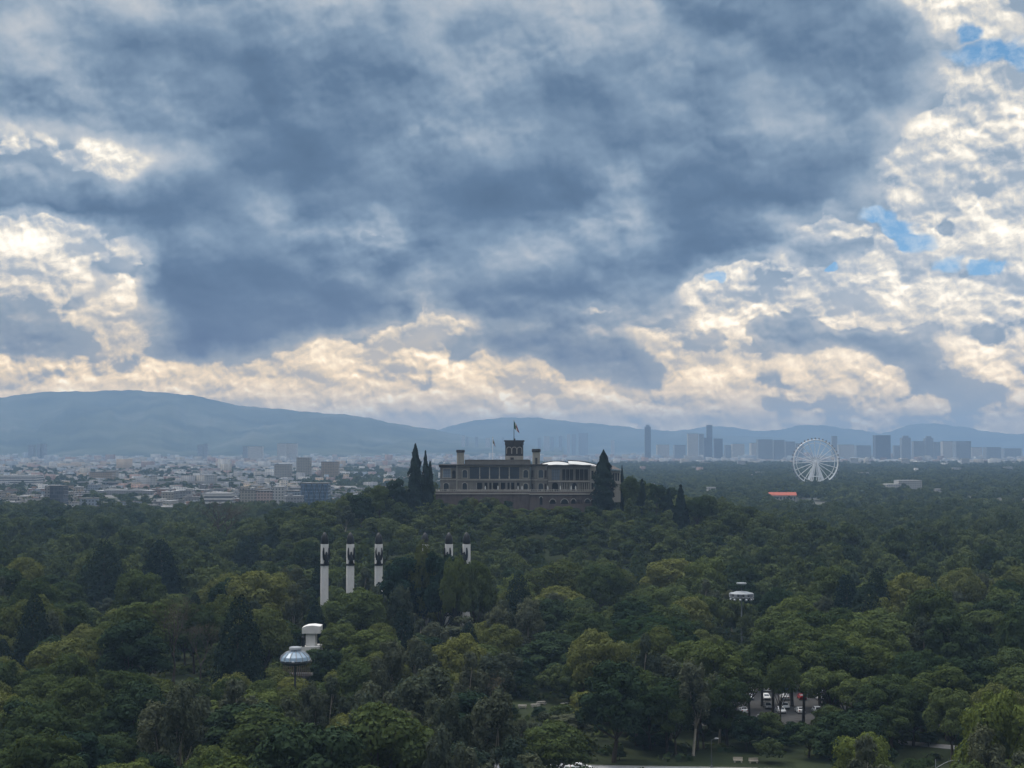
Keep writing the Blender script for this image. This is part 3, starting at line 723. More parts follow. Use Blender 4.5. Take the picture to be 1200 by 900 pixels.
# ---- what has to stay open to view: (left, top, right, bottom) in degrees of view, and how far behind it the subject stands
CLEAR = [(372, 620, 396, 706, 490), (402, 620, 421, 686, 490), (436, 620, 453, 672, 490), (494, 622, 503, 633, 490), (519, 622, 532, 644, 490), (540, 622, 554, 655, 480), (98, 636, 154, 702, 555), (164, 636, 217, 690, 595), (194, 700, 224, 792, 385), (230, 735, 247, 790, 400), (270, 630, 330, 655, 685),
         (327, 750, 370, 784, 338), (333, 778, 369, 793, 371), (354, 731, 378, 757, 428), (352, 728, 382, 762, 430), (850, 680, 886, 708, 480), (855, 700, 879, 768, 480), (506, 679, 523, 726, 480),
         (512, 480, 604, 588, 760), (604, 480, 700, 597, 760), (690, 888, 960, 900, 300), (826, 862, 842, 892, 296), (866, 803, 948, 848, 372), (924, 846, 956, 866, 345), (606, 815, 664, 826, 372), (1048, 858, 1122, 884, 322), (480, 520, 506, 580, 742)]
def blocked(x, y, h, r, z):
    a, t = to_px(x, y, z + h); b, bt = to_px(x, y, z + 1.0); w = F * r / y * 0.86
    for x0, y0, x1, y1, D in CLEAR:
        if y < D - 2 and a + w > x0 and a - w < x1 and t < y1 - 2 and bt > y0: return True
    return False
NOPLANT = [(42, 112, 344, 408), (-22, 120, 286, 304.5), (1, 13, 365, 374)]           # parking, road, picnic lawn: x0, x1, y0, y1
def on_hard(x, y): return any(a < x < b and c < y < d for a, b, c, d in NOPLANT)

ZONE = [(-900, 160, 'at the far left'), (160, 340, 'left of the saucer lamp'), (340, 460, 'near the white columns'), (460, 620, 'below the castle left half'),
        (620, 760, 'below the castle right half'), (760, 900, 'around the ring floodlight'), (900, 1060, 'right of the ring floodlight'), (1060, 2500, 'at the far right')]
WORD = {'broad': ('mid green rounded broadleaf tree', 'broadleaf_tree'), 'olive': ('olive green spreading broadleaf tree', 'broadleaf_tree'), 'dark': ('dark green dense broadleaf tree', 'broadleaf_tree'),
        'gum': ('tall airy grey green eucalyptus', 'eucalyptus_tree'), 'conifer': ('dark cone shaped conifer', 'conifer_tree'), 'tall': ('high crowned tree on a bare trunk', 'high_crowned_tree'), 'lime': ('fresh yellow green tree', 'broadleaf_tree')}
rng = np.random.default_rng(11)
cells = {}
def far_enough(x, y, r):
    i, j = int(x // 14), int(y // 14)
    for a in range(i - 2, i + 3):
        for b in range(j - 2, j + 3):
            for (u, v, q) in cells.get((a, b), ()):
                if (u - x) ** 2 + (v - y) ** 2 < (r + q) ** 2: return False
    return True
def occupy(x, y, r): cells.setdefault((int(x // 14), int(y // 14)), []).append((x, y, r))
for x, y, r in SPOTS: occupy(x, y, r)
def choose(u, px, y):
    if 420 < px < 640 and y < 470 and u < 0.42: return 'gum'
    if y < 320 and u > 0.55: return 'gum' if u > 0.80 else 'dark'
    if u < 0.50: return 'broad'
    if u < 0.70: return 'olive'
    if u < 0.85: return 'dark'
    if u < 0.95: return 'gum'
    return 'conifer'
n_fill = 0
NEAR = []
FOREST = []                                                        # the rest of the wood: x, y, h, r, kind
for _ in range(75000):
    y = math.sqrt(rng.uniform(205.0 ** 2, 1330.0 ** 2)); x = rng.uniform(-1.0, 1.0) * (0.375 * y + 55.0)
    px, _q = to_px(x, y, 0)
    near = y < 560
    r = rng.uniform(4.8, 9.8) if near else rng.uniform(4.6, 9.0)
    patch = 0.5 + 0.5 * math.sin(x / 19.0 + 1.7 * math.sin(y / 33.0)) * math.sin(y / 24.0 + 1.3 * math.sin(x / 41.0))
    kind = choose((0.55 * rng.random() + 0.45 * patch - 0.5) * 1.25 + 0.5, px, y)
    r *= 0.86 + 0.28 * (0.5 + 0.5 * math.sin(x / 27.0 + 2.0) * math.sin(y / 37.0 + 0.7))
    h = min(24.0, r * rng.uniform(1.7, 2.8)) if kind != 'conifer' else r * rng.uniform(2.4, 3.2)
    if kind == 'gum': h = rng.uniform(15, 23); r = rng.uniform(3.6, 5.4)
    if kind == 'conifer': r *= 0.75
    if on_hard(x, y) or (abs(x) < 62 and 742 < y < 850): continue
    if not near and abs(x) < 90 and 640 < y < 760: h *= 0.72; r *= 0.85
    if y > 680 and hill_at(x, y) > 6: h *= 0.86; r *= 0.94
    if y > 930: h *= 0.8
    if not far_enough(x, y, r * 0.80): continue
    z = hill_at(x, y)
    if blocked(x, y, h, r, z):
        h *= 0.55; r *= 0.75
        if kind == 'conifer': kind = 'dark'
        if blocked(x, y, h, r, z): continue
    occupy(x, y, r * 0.80)
    if near and -70 < px < 1270: NEAR.append((x, y, h, r, kind, rng.integers(12), rng.uniform(0, 6.28)))
    else:
        FOREST.append((x, y, h, r, kind))
# the ones that show largest are trees of their own, the smaller ones join the wood behind
NEAR.sort(key=lambda q: -q[2] * q[3] / q[1] ** 2)
quota = {'broadleaf_tree': 262, 'eucalyptus_tree': 150, 'conifer_tree': 60}
for x, y, h, r, kind, vi, rz in NEAR:
    word, nm = WORD[kind]
    if quota[nm] <= 0: FOREST.append((x, y, h, r, kind)); continue
    quota[nm] -= 1; n_fill += 1
    px, _q = to_px(x, y, 0); zone = next(q[2] for q in ZONE if q[0] <= px < q[1])
    depth = 'near the road' if y < 330 else ('in mid wood' if y < 450 else 'deep in the wood')
    plant(PROTO[kind][vi % len(PROTO[kind])], x, y, h, 2.15 * r, '%s %s, %s' % (word, zone, depth), '%ss %s, %s' % (word, zone, depth), rz=rz)
# high crowned trees standing between the parked cars
HIGH = [(838, 343, 748, 74), (876, 341, 775, 62), (903, 346, 742, 76), (938, 343, 750, 74), (974, 345, 748, 84), (1004, 346, 745, 76), (1034, 350, 760, 80), (812, 346, 752, 76), (850, 366, 768, 64), (890, 371, 764, 64), (925, 371, 730, 76),
        (958, 366, 732, 76), (990, 371, 726, 84), (1022, 376, 724, 84), (842, 391, 752, 62), (892, 398, 752, 60), (916, 396, 718, 76), (950, 400, 716, 80), (984, 404, 712, 84), (1016, 406, 712, 84), (850, 322, 792, 56), (912, 328, 768, 44),
        (970, 332, 782, 70), (1003, 326, 792, 60), (815, 318, 790, 66), (780, 314, 796, 70), (745, 322, 782, 76), (1040, 318, 790, 70), (1075, 338, 760, 80)]
for k, (px, D, top, w) in enumerate(((822, 319, 818, 50), (848, 322, 824, 44), (872, 317, 838, 42), (896, 319, 834, 40), (922, 322, 846, 34), (968, 324, 826, 50), (990, 318, 836, 46), (1040, 312, 826, 56), (1066, 322, 812, 60), (790, 312, 812, 56), (760, 318, 806, 60), (1110, 304, 806, 64), (944, 310, 848, 50), (970, 308, 858, 36), (1135, 330, 770, 80))):
    plant(PROTO[('dark', 'broad', 'dark', 'broad')[k % 4]][k % 3], X_at(px, D), D, Z_at(top, D), w / F * D, 'smaller leafy tree standing before the car park', 'smaller leafy trees standing before the car park', rz=k * 1.9, name='small_tree')
for k, (px, D, top, w) in enumerate(HIGH):
    x = X_at(px, D); lab = 'high crowned tree on a bare trunk among the parked cars'
    plant(PROTO['tall'][k % 3], x, D, Z_at(top, D), w / F * D * 1.1, lab, 'high crowned trees on bare trunks among the parked cars', rz=k * 1.3)
# low dark shrubs in the shade by the road and the picnic lawn
rs = np.random.default_rng(99)
for k in range(70):
    if k < 50: x, y = rs.uniform(4, 100), rs.uniform(305.5, 338)
    else: x, y = rs.uniform(-14, 22), rs.uniform(340, 362)
    if k < 50 and abs(to_px(x, y, 0)[0] - 862) < 22 and y < 312: continue
    if blocked(x, y, 2.5, 1.6, 0): continue
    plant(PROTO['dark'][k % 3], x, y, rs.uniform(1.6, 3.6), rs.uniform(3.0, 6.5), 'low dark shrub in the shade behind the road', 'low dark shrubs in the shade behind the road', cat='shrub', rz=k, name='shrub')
print('individual trees', n_fill, 'wood', len(FOREST))

# ---- undergrowth between the trunks: nobody could count it
def undergrowth():
    rg = np.random.default_rng(63); P = []
    while len(P) < 6800:
        y = math.sqrt(rg.uniform(208.0 ** 2, 790.0 ** 2)); x = rg.uniform(-1.0, 1.0) * (0.38 * y + 50.0)
        if 38 < x < 118 and 340 < y < 413 or -24 < x < 132 and 284 < y < 306 or 0 < x < 15 and 362 < y < 376 or abs(x) < 50 and y > 755: continue
        if 20 < x < 100 and 304 < y < 340 and rg.random() < 0.6: continue
        P.append((x, y, rg.uniform(0.8, 2.6), rg.uniform(2.0, 4.2)))
    V = []
    for x, y, h, r in P:
        n = 26; d = rg.normal(0, 1, (n, 3)); d[:, 2] = np.abs(d[:, 2]); d /= np.linalg.norm(d, axis=1, keepdims=True)
        V.append(quads_at(rg, d * (r, r, h) * rg.uniform(0.6, 1.0, (n, 1)) + (x, y, hill_at(x, y)), d, 1.15, 0.3))
    V = np.concatenate(V); n = len(V) // 4
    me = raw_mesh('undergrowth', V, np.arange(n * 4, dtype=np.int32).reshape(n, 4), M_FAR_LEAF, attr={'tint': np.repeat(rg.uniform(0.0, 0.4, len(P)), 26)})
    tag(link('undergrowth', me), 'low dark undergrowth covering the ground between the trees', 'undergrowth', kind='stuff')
undergrowth()

# ---- the wood beyond, the hill slopes and the second park: far off, one mass each
def forest_mesh(name, spots, variants, label):
    """variants: {kind: [unit crown quads]}; every crown is placed, turned and tinted"""
    rg = np.random.default_rng(5); Vs = []; tint = []
    for x, y, h, r, kind in spots:
        U = variants[kind][rg.integers(len(variants[kind]))]
        a = rg.uniform(0, 6.28); c, s = math.cos(a), math.sin(a); P = U * (r, r, h)
        Q = np.c_[P[:, 0] * c - P[:, 1] * s + x, P[:, 0] * s + P[:, 1] * c + y, P[:, 2] + hill(np.float64(x), np.float64(y))]
        Vs.append(Q.astype(np.float32)); n = len(U) // 4
        base = {'broad': rg.uniform(0.1, 0.8), 'olive': rg.uniform(0.55, 1.0), 'dark': rg.uniform(0.0, 0.2), 'gum': rg.uniform(0.5, 0.9), 'conifer': rg.uniform(0.0, 0.12)}[kind]
        tint.append(np.full(n, base, np.float32))
    V = np.concatenate(Vs); n = len(V) // 4
    me = raw_mesh(name, V, np.arange(n * 4, dtype=np.int32).reshape(n, 4), M_FAR_LEAF, attr={'tint': np.concatenate(tint)})
    return tag(link(name, me), label, name.replace('_', ' '), kind='stuff')
def unit(V, R_, H_): return V / np.array([R_, R_, H_])
VAR = {k: [] for k in ('broad', 'olive', 'dark', 'gum', 'conifer')}
VAR2 = {k: [] for k in VAR}
for k in range(5):
    V, _l = crown_broad(500 + k, 1500, 0.92, 16, 7, 0.10, 15); VAR['broad'].append(unit(V, 7.5, 16)); VAR['olive'].append(VAR['broad'][-1]); VAR['dark'].append(VAR['broad'][-1])
    V, _l = crown_gum(520 + k, 620, 1.1, 20, 5); VAR['gum'].append(unit(V, 5, 20))
    V, _l = crown_cone(540 + k, 700, 1.3, 26, 8, 0.55, 14); VAR['conifer'].append(unit(V, 8, 26))
    V, _l = crown_broad(560 + k, 150, 2.6, 16, 7, 0.05, 9); VAR2['broad'].append(unit(V, 7.5, 16))
for k in ('olive', 'dark', 'gum', 'conifer'): VAR2[k] = VAR2['broad']
forest_mesh('woodland', FOREST, VAR, 'mixed wood covering the castle hill and the park behind the nearest trees')
FAR = []
rg = np.random.default_rng(21)
for _ in range(26000):
    y = math.sqrt(rg.uniform(1320.0 ** 2, 5200.0 ** 2)); u = rg.uniform(-0.12, 0.40)
    lim = 0.02 + 0.05 * math.sin(y / 500.0)
    if u < lim and rg.random() > 0.25: continue
    if y > 3400 and rg.random() < (y - 3400) / 2600: continue
    if 2280 < y < 2400 and abs(u * y - X_at(955, 2390)) < 45: continue
    x = u * y
    if any(abs(x - a) < b and y < c and y > c - 430 for a, b, c in ((X_at(914, 1720), 26, 1720), (X_at(1066, 2000), 26, 2000))): continue
    FAR.append((x, y, rg.uniform(6, 14) * (1 if y > 1700 else 0.9), rg.uniform(5, 10), ('broad', 'broad', 'dark', 'olive')[rg.integers(4)]))
forest_mesh('distant_forest', FAR, VAR2, 'wide blue green forest reaching from the park to the far towers')
TOWN = []
for _ in range(12000):
    y = math.sqrt(rg.uniform(1330.0 ** 2, 5600.0 ** 2)); u = rg.uniform(-0.40, 0.02)
    if math.sin(u * y / 60.0) * math.sin(y / 90.0) < 0.05 and rg.random() < 0.6: continue
    TOWN.append((u * y, y, rg.uniform(4, 11), rg.uniform(3.5, 8), ('broad', 'dark')[rg.integers(2)]))
forest_mesh('street_trees', TOWN, VAR2, 'dark tree masses between the low houses of the city')

# ================================================================== the city
def facade_material(name, attr=False, col=(0.4, 0.4, 0.38), win=(0.03, 0.04, 0.055), sx=3.2, sz=3.1, fill=(0.30, 0.74, 0.30, 0.72), rough=0.7, glassy=False):
    """rendered wall with rows of windows, set out in metres on the wall itself"""
    m = bpy.data.materials.new(name); m.use_nodes = True; t = NT(m.node_tree); b = t.n['Principled BSDF']; b.inputs['Roughness'].default_value = rough
    g = t.new('ShaderNodeNewGeometry'); x, y, z = t.sep(g.outputs['Position']); nx, ny, nz = t.sep(g.outputs['True Normal'])
    h = t.m('ADD', t.m('MULTIPLY', x, t.m('ABSOLUTE', ny)), t.m('MULTIPLY', y, t.m('ABSOLUTE', nx)))
    fx = t.m('FRACT', t.m('DIVIDE', h, sx)); fz = t.m('FRACT', t.m('DIVIDE', z, sz))
    def band(f, a, c): return t.m('MULTIPLY', t.m('GREATER_THAN', f, a), t.m('LESS_THAN', f, c))
    w = t.m('MULTIPLY', band(fx, fill[0], fill[1]), band(fz, fill[2], fill[3])); w = t.m('MULTIPLY', w, t.m('LESS_THAN', t.m('ABSOLUTE', nz), 0.5))
    cell = t.new('ShaderNodeTexWhiteNoise'); t.link(t.xyz(t.m('FLOOR', t.m('DIVIDE', h, sx)), t.m('FLOOR', t.m('DIVIDE', z, sz))), cell.inputs['Vector'])
    dirt = t.noise(g.outputs['Position'], 0.25, 4, 0.6)
    if attr: c0 = t.new('ShaderNodeAttribute', attribute_name='paint').outputs['Color']
    else: c0 = t.mix(0.0, col, col)
    c0 = t.mix(t.rng(dirt, 0.35, 0.75, 0.0, 0.35), c0, (0.16, 0.15, 0.14))
    wc = t.mix(t.m('MULTIPLY', cell.outputs[0], 0.35), win, (0.22, 0.24, 0.26))
    t.link(t.mix(w, c0, wc), b.inputs['Base Color'])
    t.link(t.m('SUBTRACT', rough, t.m('MULTIPLY', w, rough - 0.18)), b.inputs['Roughness'])
    return m
M_ROOF = material('flat_roof', (0.10, 0.098, 0.093), 0.9, 0.35, 0.3)
M_ROOF_PALE = material('pale_roof', (0.26, 0.26, 0.26), 0.8, 0.2, 0.3)
M_ROOF_RED = material('red_roof', (0.34, 0.085, 0.050), 0.8, 0.25, 0.4)
M_TANK = material('water_tank_plastic', (0.03, 0.03, 0.035), 0.5)
M_CONC = material('concrete', (0.24, 0.24, 0.235), 0.85, 0.2, 0.3)
PAINT = {'white': (0.36, 0.355, 0.34), 'cream': (0.27, 0.245, 0.20), 'grey': (0.19, 0.19, 0.19), 'terracotta': (0.23, 0.13, 0.095), 'ochre': (0.29, 0.21, 0.125), 'pale blue': (0.20, 0.24, 0.28), 'brick': (0.15, 0.09, 0.07)}
M_WALL = {k: facade_material(k.replace(' ', '_') + '_wall', col=c) for k, c in PAINT.items()}

# ---- low houses nearest the wood: each a thing with walls, roof slab and a rooftop tank or stair house
rg = np.random.default_rng(31)
CITY_CLEAR = [(50, 80, 1440), (100, 190, 1960), (232, 275, 1500), (278, 338, 1560), (348, 390, 1540), (0, 48, 2380)]
def in_town(px, y): return any(a < px < b and y < c and y > c - 500 for a, b, c in CITY_CLEAR)
SIZE = ['small', 'low', 'two storey', 'tall narrow']
cells2 = {}
def free2(x, y, d):
    i, j = int(x // 40), int(y // 40)
    for a in range(i - 1, i + 2):
        for b in range(j - 1, j + 2):
            for u, v in cells2.get((a, b), ()):
                if abs(u - x) < d and abs(v - y) < d: return False
    return True
houses = 0
for _ in range(9000):
    if houses >= 285: break
    y = math.sqrt(rg.uniform(1345.0 ** 2, 2050.0 ** 2)); px = rg.uniform(-25, 475); x = X_at(px, y)
    if in_town(px, y) or not free2(x, y, 21): continue
    cells2.setdefault((int(x // 40), int(y // 40)), []).append((x, y))
    w, d = rg.uniform(9, 22), rg.uniform(9, 18); h = rg.choice([4.0, 6.6, 7.2, 9.6, 12.5], p=[0.2, 0.3, 0.25, 0.17, 0.08]) + rg.uniform(0, 1)
    pn = rg.choice(list(PAINT), p=[0.20, 0.17, 0.30, 0.09, 0.07, 0.09, 0.08]); a = rg.uniform(-0.5, 0.5)
    sz = 'single storey' if h < 5.2 else ('two storey' if h < 8.3 else ('three storey' if h < 11 else 'four storey'))
    zone = 'left' if px < 150 else ('middle' if px < 310 else 'castle')
    place = {'left': 'beside the dark glass tower', 'middle': 'round the long pale roof', 'castle': 'by the blue lattice building'}[zone]
    r = thing('city_house', 'flat roofed %s %s house at the city edge %s' % (sz, pn, place), 'house', (x, y, 0), '%s %s city houses %s' % (sz, pn, place), a)
    MB().box(-w / 2, w / 2, -d / 2, d / 2, 0, h).build('wall', M_WALL[pn], r)
    rf = MB().box(-w / 2 - 0.25, w / 2 + 0.25, -d / 2 - 0.25, d / 2 + 0.25, h + 0.003, h + 0.45).build('roof', M_ROOF if rg.random() < 0.7 else M_ROOF_PALE, r)
    k = MB()
    if rg.random() < 0.5: k.lathe([(0.7, h + 0.46), (0.7, h + 1.9), (0.35, h + 2.2)], w * 0.22, d * 0.1, 10).build('water_tank', M_TANK, rf)
    else: k.box(-w * 0.32, -w * 0.05, -d * 0.1, d * 0.3, h + 0.453, h + 2.6).build('stair_house', M_WALL[pn], rf)
    houses += 1

# ---- the rest of the city, thousands of roofs: one mass, thinning out towards the hills
def boxes_mesh(name, B, mat, label):
    B = np.array(B); n = len(B); c, s = np.cos(B[:, 6]), np.sin(B[:, 6])
    V = np.zeros((n, 8, 3)); 
    for k, (i, j, h) in enumerate(((-1, -1, 0), (1, -1, 0), (1, 1, 0), (-1, 1, 0), (-1, -1, 1), (1, -1, 1), (1, 1, 1), (-1, 1, 1))):
        a, b = i * B[:, 2] / 2, j * B[:, 3] / 2
        V[:, k, 0] = B[:, 0] + a * c - b * s; V[:, k, 1] = B[:, 1] + a * s + b * c; V[:, k, 2] = B[:, 5] + h * B[:, 4]
    Fq = np.array([(4, 5, 6, 7), (0, 1, 5, 4), (1, 2, 6, 5), (2, 3, 7, 6), (3, 0, 4, 7)])
    Fa = (np.arange(n)[:, None, None] * 8 + Fq[None]).reshape(-1, 4)
    wall = B[:, 7:10]; roof = B[:, 10:13]
    C = np.stack([roof, wall, wall, wall, wall], 1).reshape(-1, 3)
    me = raw_mesh(name, V.reshape(-1, 3), Fa, [mat], attr={'paint': C})
    return tag(link(name, me), label, name.replace('_', ' '), kind='stuff')
M_TOWN = facade_material('town_wall', attr=True)
rg = np.random.default_rng(44)
PC = np.array(list(PAINT.values())); PP = np.array([0.17, 0.16, 0.31, 0.10, 0.07, 0.10, 0.09])
RC = np.array([(0.10, 0.10, 0.095), (0.17, 0.165, 0.16), (0.25, 0.25, 0.25), (0.14, 0.075, 0.055), (0.07, 0.07, 0.075)])
B = []
for _ in range(17000):
    y = math.sqrt(rg.uniform(1380.0 ** 2, 8400.0 ** 2)); u = rg.uniform(-0.42, 0.42)
    right = u > -0.03 + 0.03 * math.sin(y / 400.0)
    if right and (y < 4700 or rg.random() < 0.35):
        if y < 2600 or rg.random() > 0.05: continue
    if y > 5200 and rg.random() < (y - 5200) / 5200: continue
    if in_town(600 + F * u, y): continue
    x = u * y
    if y < 2050 and not free2(x, y, 14): continue
    if y < 2050: cells2.setdefault((int(x // 40), int(y // 40)), []).append((x, y))
    w, d = rg.uniform(7, 22), rg.uniform(7, 20); h = rg.choice([3.5, 5.5, 6.5, 8.5, 12, 18], p=[0.2, 0.3, 0.22, 0.16, 0.09, 0.03])
    if y > 3800: w *= 1.5; d *= 1.5; h *= 1.25
    if rg.random() < 0.05: w *= 2.6; h *= 1.1
    if y > 3000 and rg.random() < 0.006: h = rg.uniform(18, 34); w = rg.uniform(18, 34); d = w
    B.append((x, y, w, d, h, 0.0, rg.uniform(-0.5, 0.5), *PC[rg.choice(7, p=PP)], *RC[rg.choice(5, p=[0.4, 0.25, 0.15, 0.1, 0.1])]))
boxes_mesh('distant_city', B, M_TOWN, 'low city of pale flat roofs spreading to the foot of the mountains')

# ---- buildings one can name
def block(name, label, cat, px0, px1, top, D, depth, wall, roof=M_ROOF, base=0.0, rz=0.0, group=None, extra=None, parapet=0.8):
    x0, x1 = X_at(px0, D), X_at(px1, D); w = x1 - x0; h = Z_at(top, D) - base
    r = thing(name, label, cat, ((x0 + x1) / 2, D, base), group, rz)
    MB().box(-w / 2, w / 2, 0, depth, 0, h - parapet).build('wall', wall, r)
    MB().box(-w / 2 - 0.3, w / 2 + 0.3, -0.3, depth + 0.3, h - parapet + 0.003, h).build('roof', roof, r)
    if extra: extra(r, w, depth, h)
    return r
M_DKGLASS = facade_material('dark_curtain_wall', col=(0.05, 0.06, 0.075), win=(0.018, 0.025, 0.04), sx=1.8, sz=3.6, fill=(0.05, 0.95, 0.10, 0.92), rough=0.3)
M_BLUEGLASS = facade_material('blue_curtain_wall', col=(0.10, 0.16, 0.24), win=(0.03, 0.07, 0.13), sx=2.2, sz=3.6, fill=(0.06, 0.94, 0.10, 0.90), rough=0.3)
M_BAND = facade_material('banded_office_wall', col=(0.50, 0.49, 0.47), win=(0.05, 0.06, 0.08), sx=40.0, sz=3.8, fill=(0.0, 1.0, 0.35, 0.80))
M_PINK = facade_material('pinkish_wall', col=(0.40, 0.30, 0.26))
M_TOWER = facade_material('tower_wall', col=(0.30, 0.32, 0.35), win=(0.06, 0.08, 0.11), sx=3.0, sz=3.6, fill=(0.2, 0.85, 0.2, 0.8))
M_TOWER_PALE = facade_material('pale_tower_wall', col=(0.52, 0.49, 0.44), win=(0.10, 0.11, 0.13), sx=3.4, sz=3.6, fill=(0.25, 0.8, 0.3, 0.75))
M_TOWER_DARK = facade_material('dark_tower_wall', col=(0.15, 0.18, 0.23), win=(0.04, 0.05, 0.08), sx=2.4, sz=3.6, fill=(0.1, 0.9, 0.15, 0.85), rough=0.35)
M_STEEL = material('white_steel', (0.74, 0.75, 0.76), 0.45, 0.06, 0.5)
M_DKSTEEL = material('dark_steel', (0.045, 0.05, 0.055), 0.5, 0.2, 0.6)

def side_slab(r, w, d, h):
    MB().box(-w / 2 - 5.0, -w / 2 - 0.01, 0.6, d - 0.5, 0, h - 0.6).build('stair_tower', M_WALL['grey'], r)
block('office_tower', 'dark glass office tower at the wood edge with a grey brown flank', 'tower', 60, 76, 569, 1420, 16, M_DKGLASS, extra=side_slab)
def roof_strips(r, w, d, h):
    for k in range(3): MB().box(-w / 2 + 12, w / 2 - 14, 3 + k * 11.0, 9 + k * 11.0, h + 0.003, h + 1.4).build('skylight', M_ROOF_PALE, r)
block('market_hall', 'long low hall with pale skylight strips on its roof', 'hall', 112, 180, 575, 1940, 38, M_WALL['grey'], M_ROOF_PALE, extra=roof_strips)
block('office_block', 'white banded office block with dark ground floor below the castle left shoulder', 'office building', 240, 272, 578, 1480, 18, M_BAND, M_ROOF_PALE)
def steps(r, w, d, h):
    MB().box(-w / 2, -w / 2 + w * 0.35, 2, d - 2, h + 0.003, h + 3.6).build('upper_storey', M_WALL['cream'], r)
    MB().box(w * 0.12, w * 0.32, 2, d - 2, h + 0.003, h + 2.4).build('stair_house', M_WALL['white'], r)
block('apartment_block', 'cream apartment block left of the blue lattice building, in steps', 'apartment block', 282, 300, 574, 1530, 20, M_WALL['cream'], extra=steps)
block('apartment_block', 'pinkish apartment block between the cream stepped block and the white one', 'apartment block', 300.5, 320, 575, 1535, 18, M_PINK)
block('apartment_block', 'white apartment block touching the pinkish one, left of the blue lattice', 'apartment block', 320.5, 333, 570, 1530, 20, M_WALL['white'], M_ROOF_PALE)
block('apartment_block', 'blue grey block with a blank front just left of the lattice', 'apartment block', 334, 352, 575, 1560, 16, M_WALL['pale blue'])
def lattice(r, w, d, h):
    n = 5
    for k in range(n):
        a, c = -w / 2 + w * k / n, -w / 2 + w * (k + 1) / n
        for (p, q) in ((a, c), (c, a)):
            MB().tube([(p, -0.55, 1.0), (q, -0.55, h - 0.6)], 0.32, 4).build('brace', M_DKSTEEL, r)
block('lattice_building', 'blue glass building wrapped in dark crossed braces', 'office building', 353, 385, 566, 1520, 22, M_BLUEGLASS, extra=lattice)
block('apartment_tower', 'pale blank tower standing above the terracotta roofs', 'tower', 348, 363.5, 536, 2750, 26, M_WALL['cream'], M_ROOF_PALE)
block('apartment_tower', 'ochre slab right of the pale blank tower', 'tower', 377, 397, 541, 2800, 20, M_WALL['ochre'])
block('apartment_tower', 'cream slab with a lower neighbour left of the pale blank tower', 'tower', 322, 341, 544, 2780, 24, M_WALL['cream'])
block('apartment_tower', 'slim white slab in the middle of the low houses', 'tower', 178, 183.5, 557, 2150, 10, M_WALL['white'], M_ROOF_PALE)
block('apartment_block', 'wide grey white block with two long storeys at the left edge', 'apartment block', -6, 43, 557, 2350, 40, M_BAND, M_ROOF_PALE)
block('apartment_block', 'ochre orange block in the city left of the slim white slab', 'apartment block', 106, 132, 553, 2600, 24, M_WALL['ochre'])
block('apartment_block', 'cream block behind the long pale hall', 'apartment block', 126, 137, 551, 2640, 20, M_WALL['cream'], M_ROOF_PALE)
block('apartment_block', 'white low block with a bright roof in the city centre', 'apartment block', 236, 252, 556, 2450, 26, M_WALL['white'], M_ROOF_PALE)
block('apartment_tower', 'left one of the hazy twin towers below the mountain', 'tower', 325, 335, 519.5, 5600, 40, M_TOWER_PALE)
block('apartment_tower', 'right one of the hazy twin towers below the mountain', 'tower', 337, 348, 519.5, 5650, 40, M_TOWER_PALE)
block('apartment_tower', 'hazy slab far behind, left of the twin towers', 'tower', 285, 290, 523, 5800, 30, M_TOWER)
block('apartment_tower', 'wide hazy slab between the single slab and the twin towers', 'tower', 291, 308, 523, 5700, 30, M_TOWER_PALE)
for k, (a, b_, c) in enumerate(((34, 40, 521), (44, 48, 520), (50, 54, 520), (232, 238, 521), (240, 243, 520))):
    block('apartment_tower', 'tiny hazy tower at the foot of the long left mountain', 'tower', a, b_, c, 6200, 30, M_TOWER, group='tiny hazy towers at the foot of the long left mountain')
# elevated road through the houses
def viaduct():
    D = 2300; x0, x1 = X_at(92, D), X_at(282, D); r = thing('elevated_road', 'grey elevated road running level through the low houses', 'viaduct', ((x0 + x1) / 2, D, 0)); w = x1 - x0
    MB().box(-w / 2, w / 2, 0, 12, 7.0, 8.4).build('deck', M_CONC, r)
    for s in (0.0, 11.7): MB().box(-w / 2, w / 2, s, s + 0.3, 8.403, 9.3).build('parapet', M_CONC, r)
    for k in range(14): MB().box(-w / 2 + 6 + k * (w - 12) / 13 - 0.8, -w / 2 + 6 + k * (w - 12) / 13 + 0.8, 4, 8, 0, 6.997).build('pier', M_CONC, r)
viaduct()

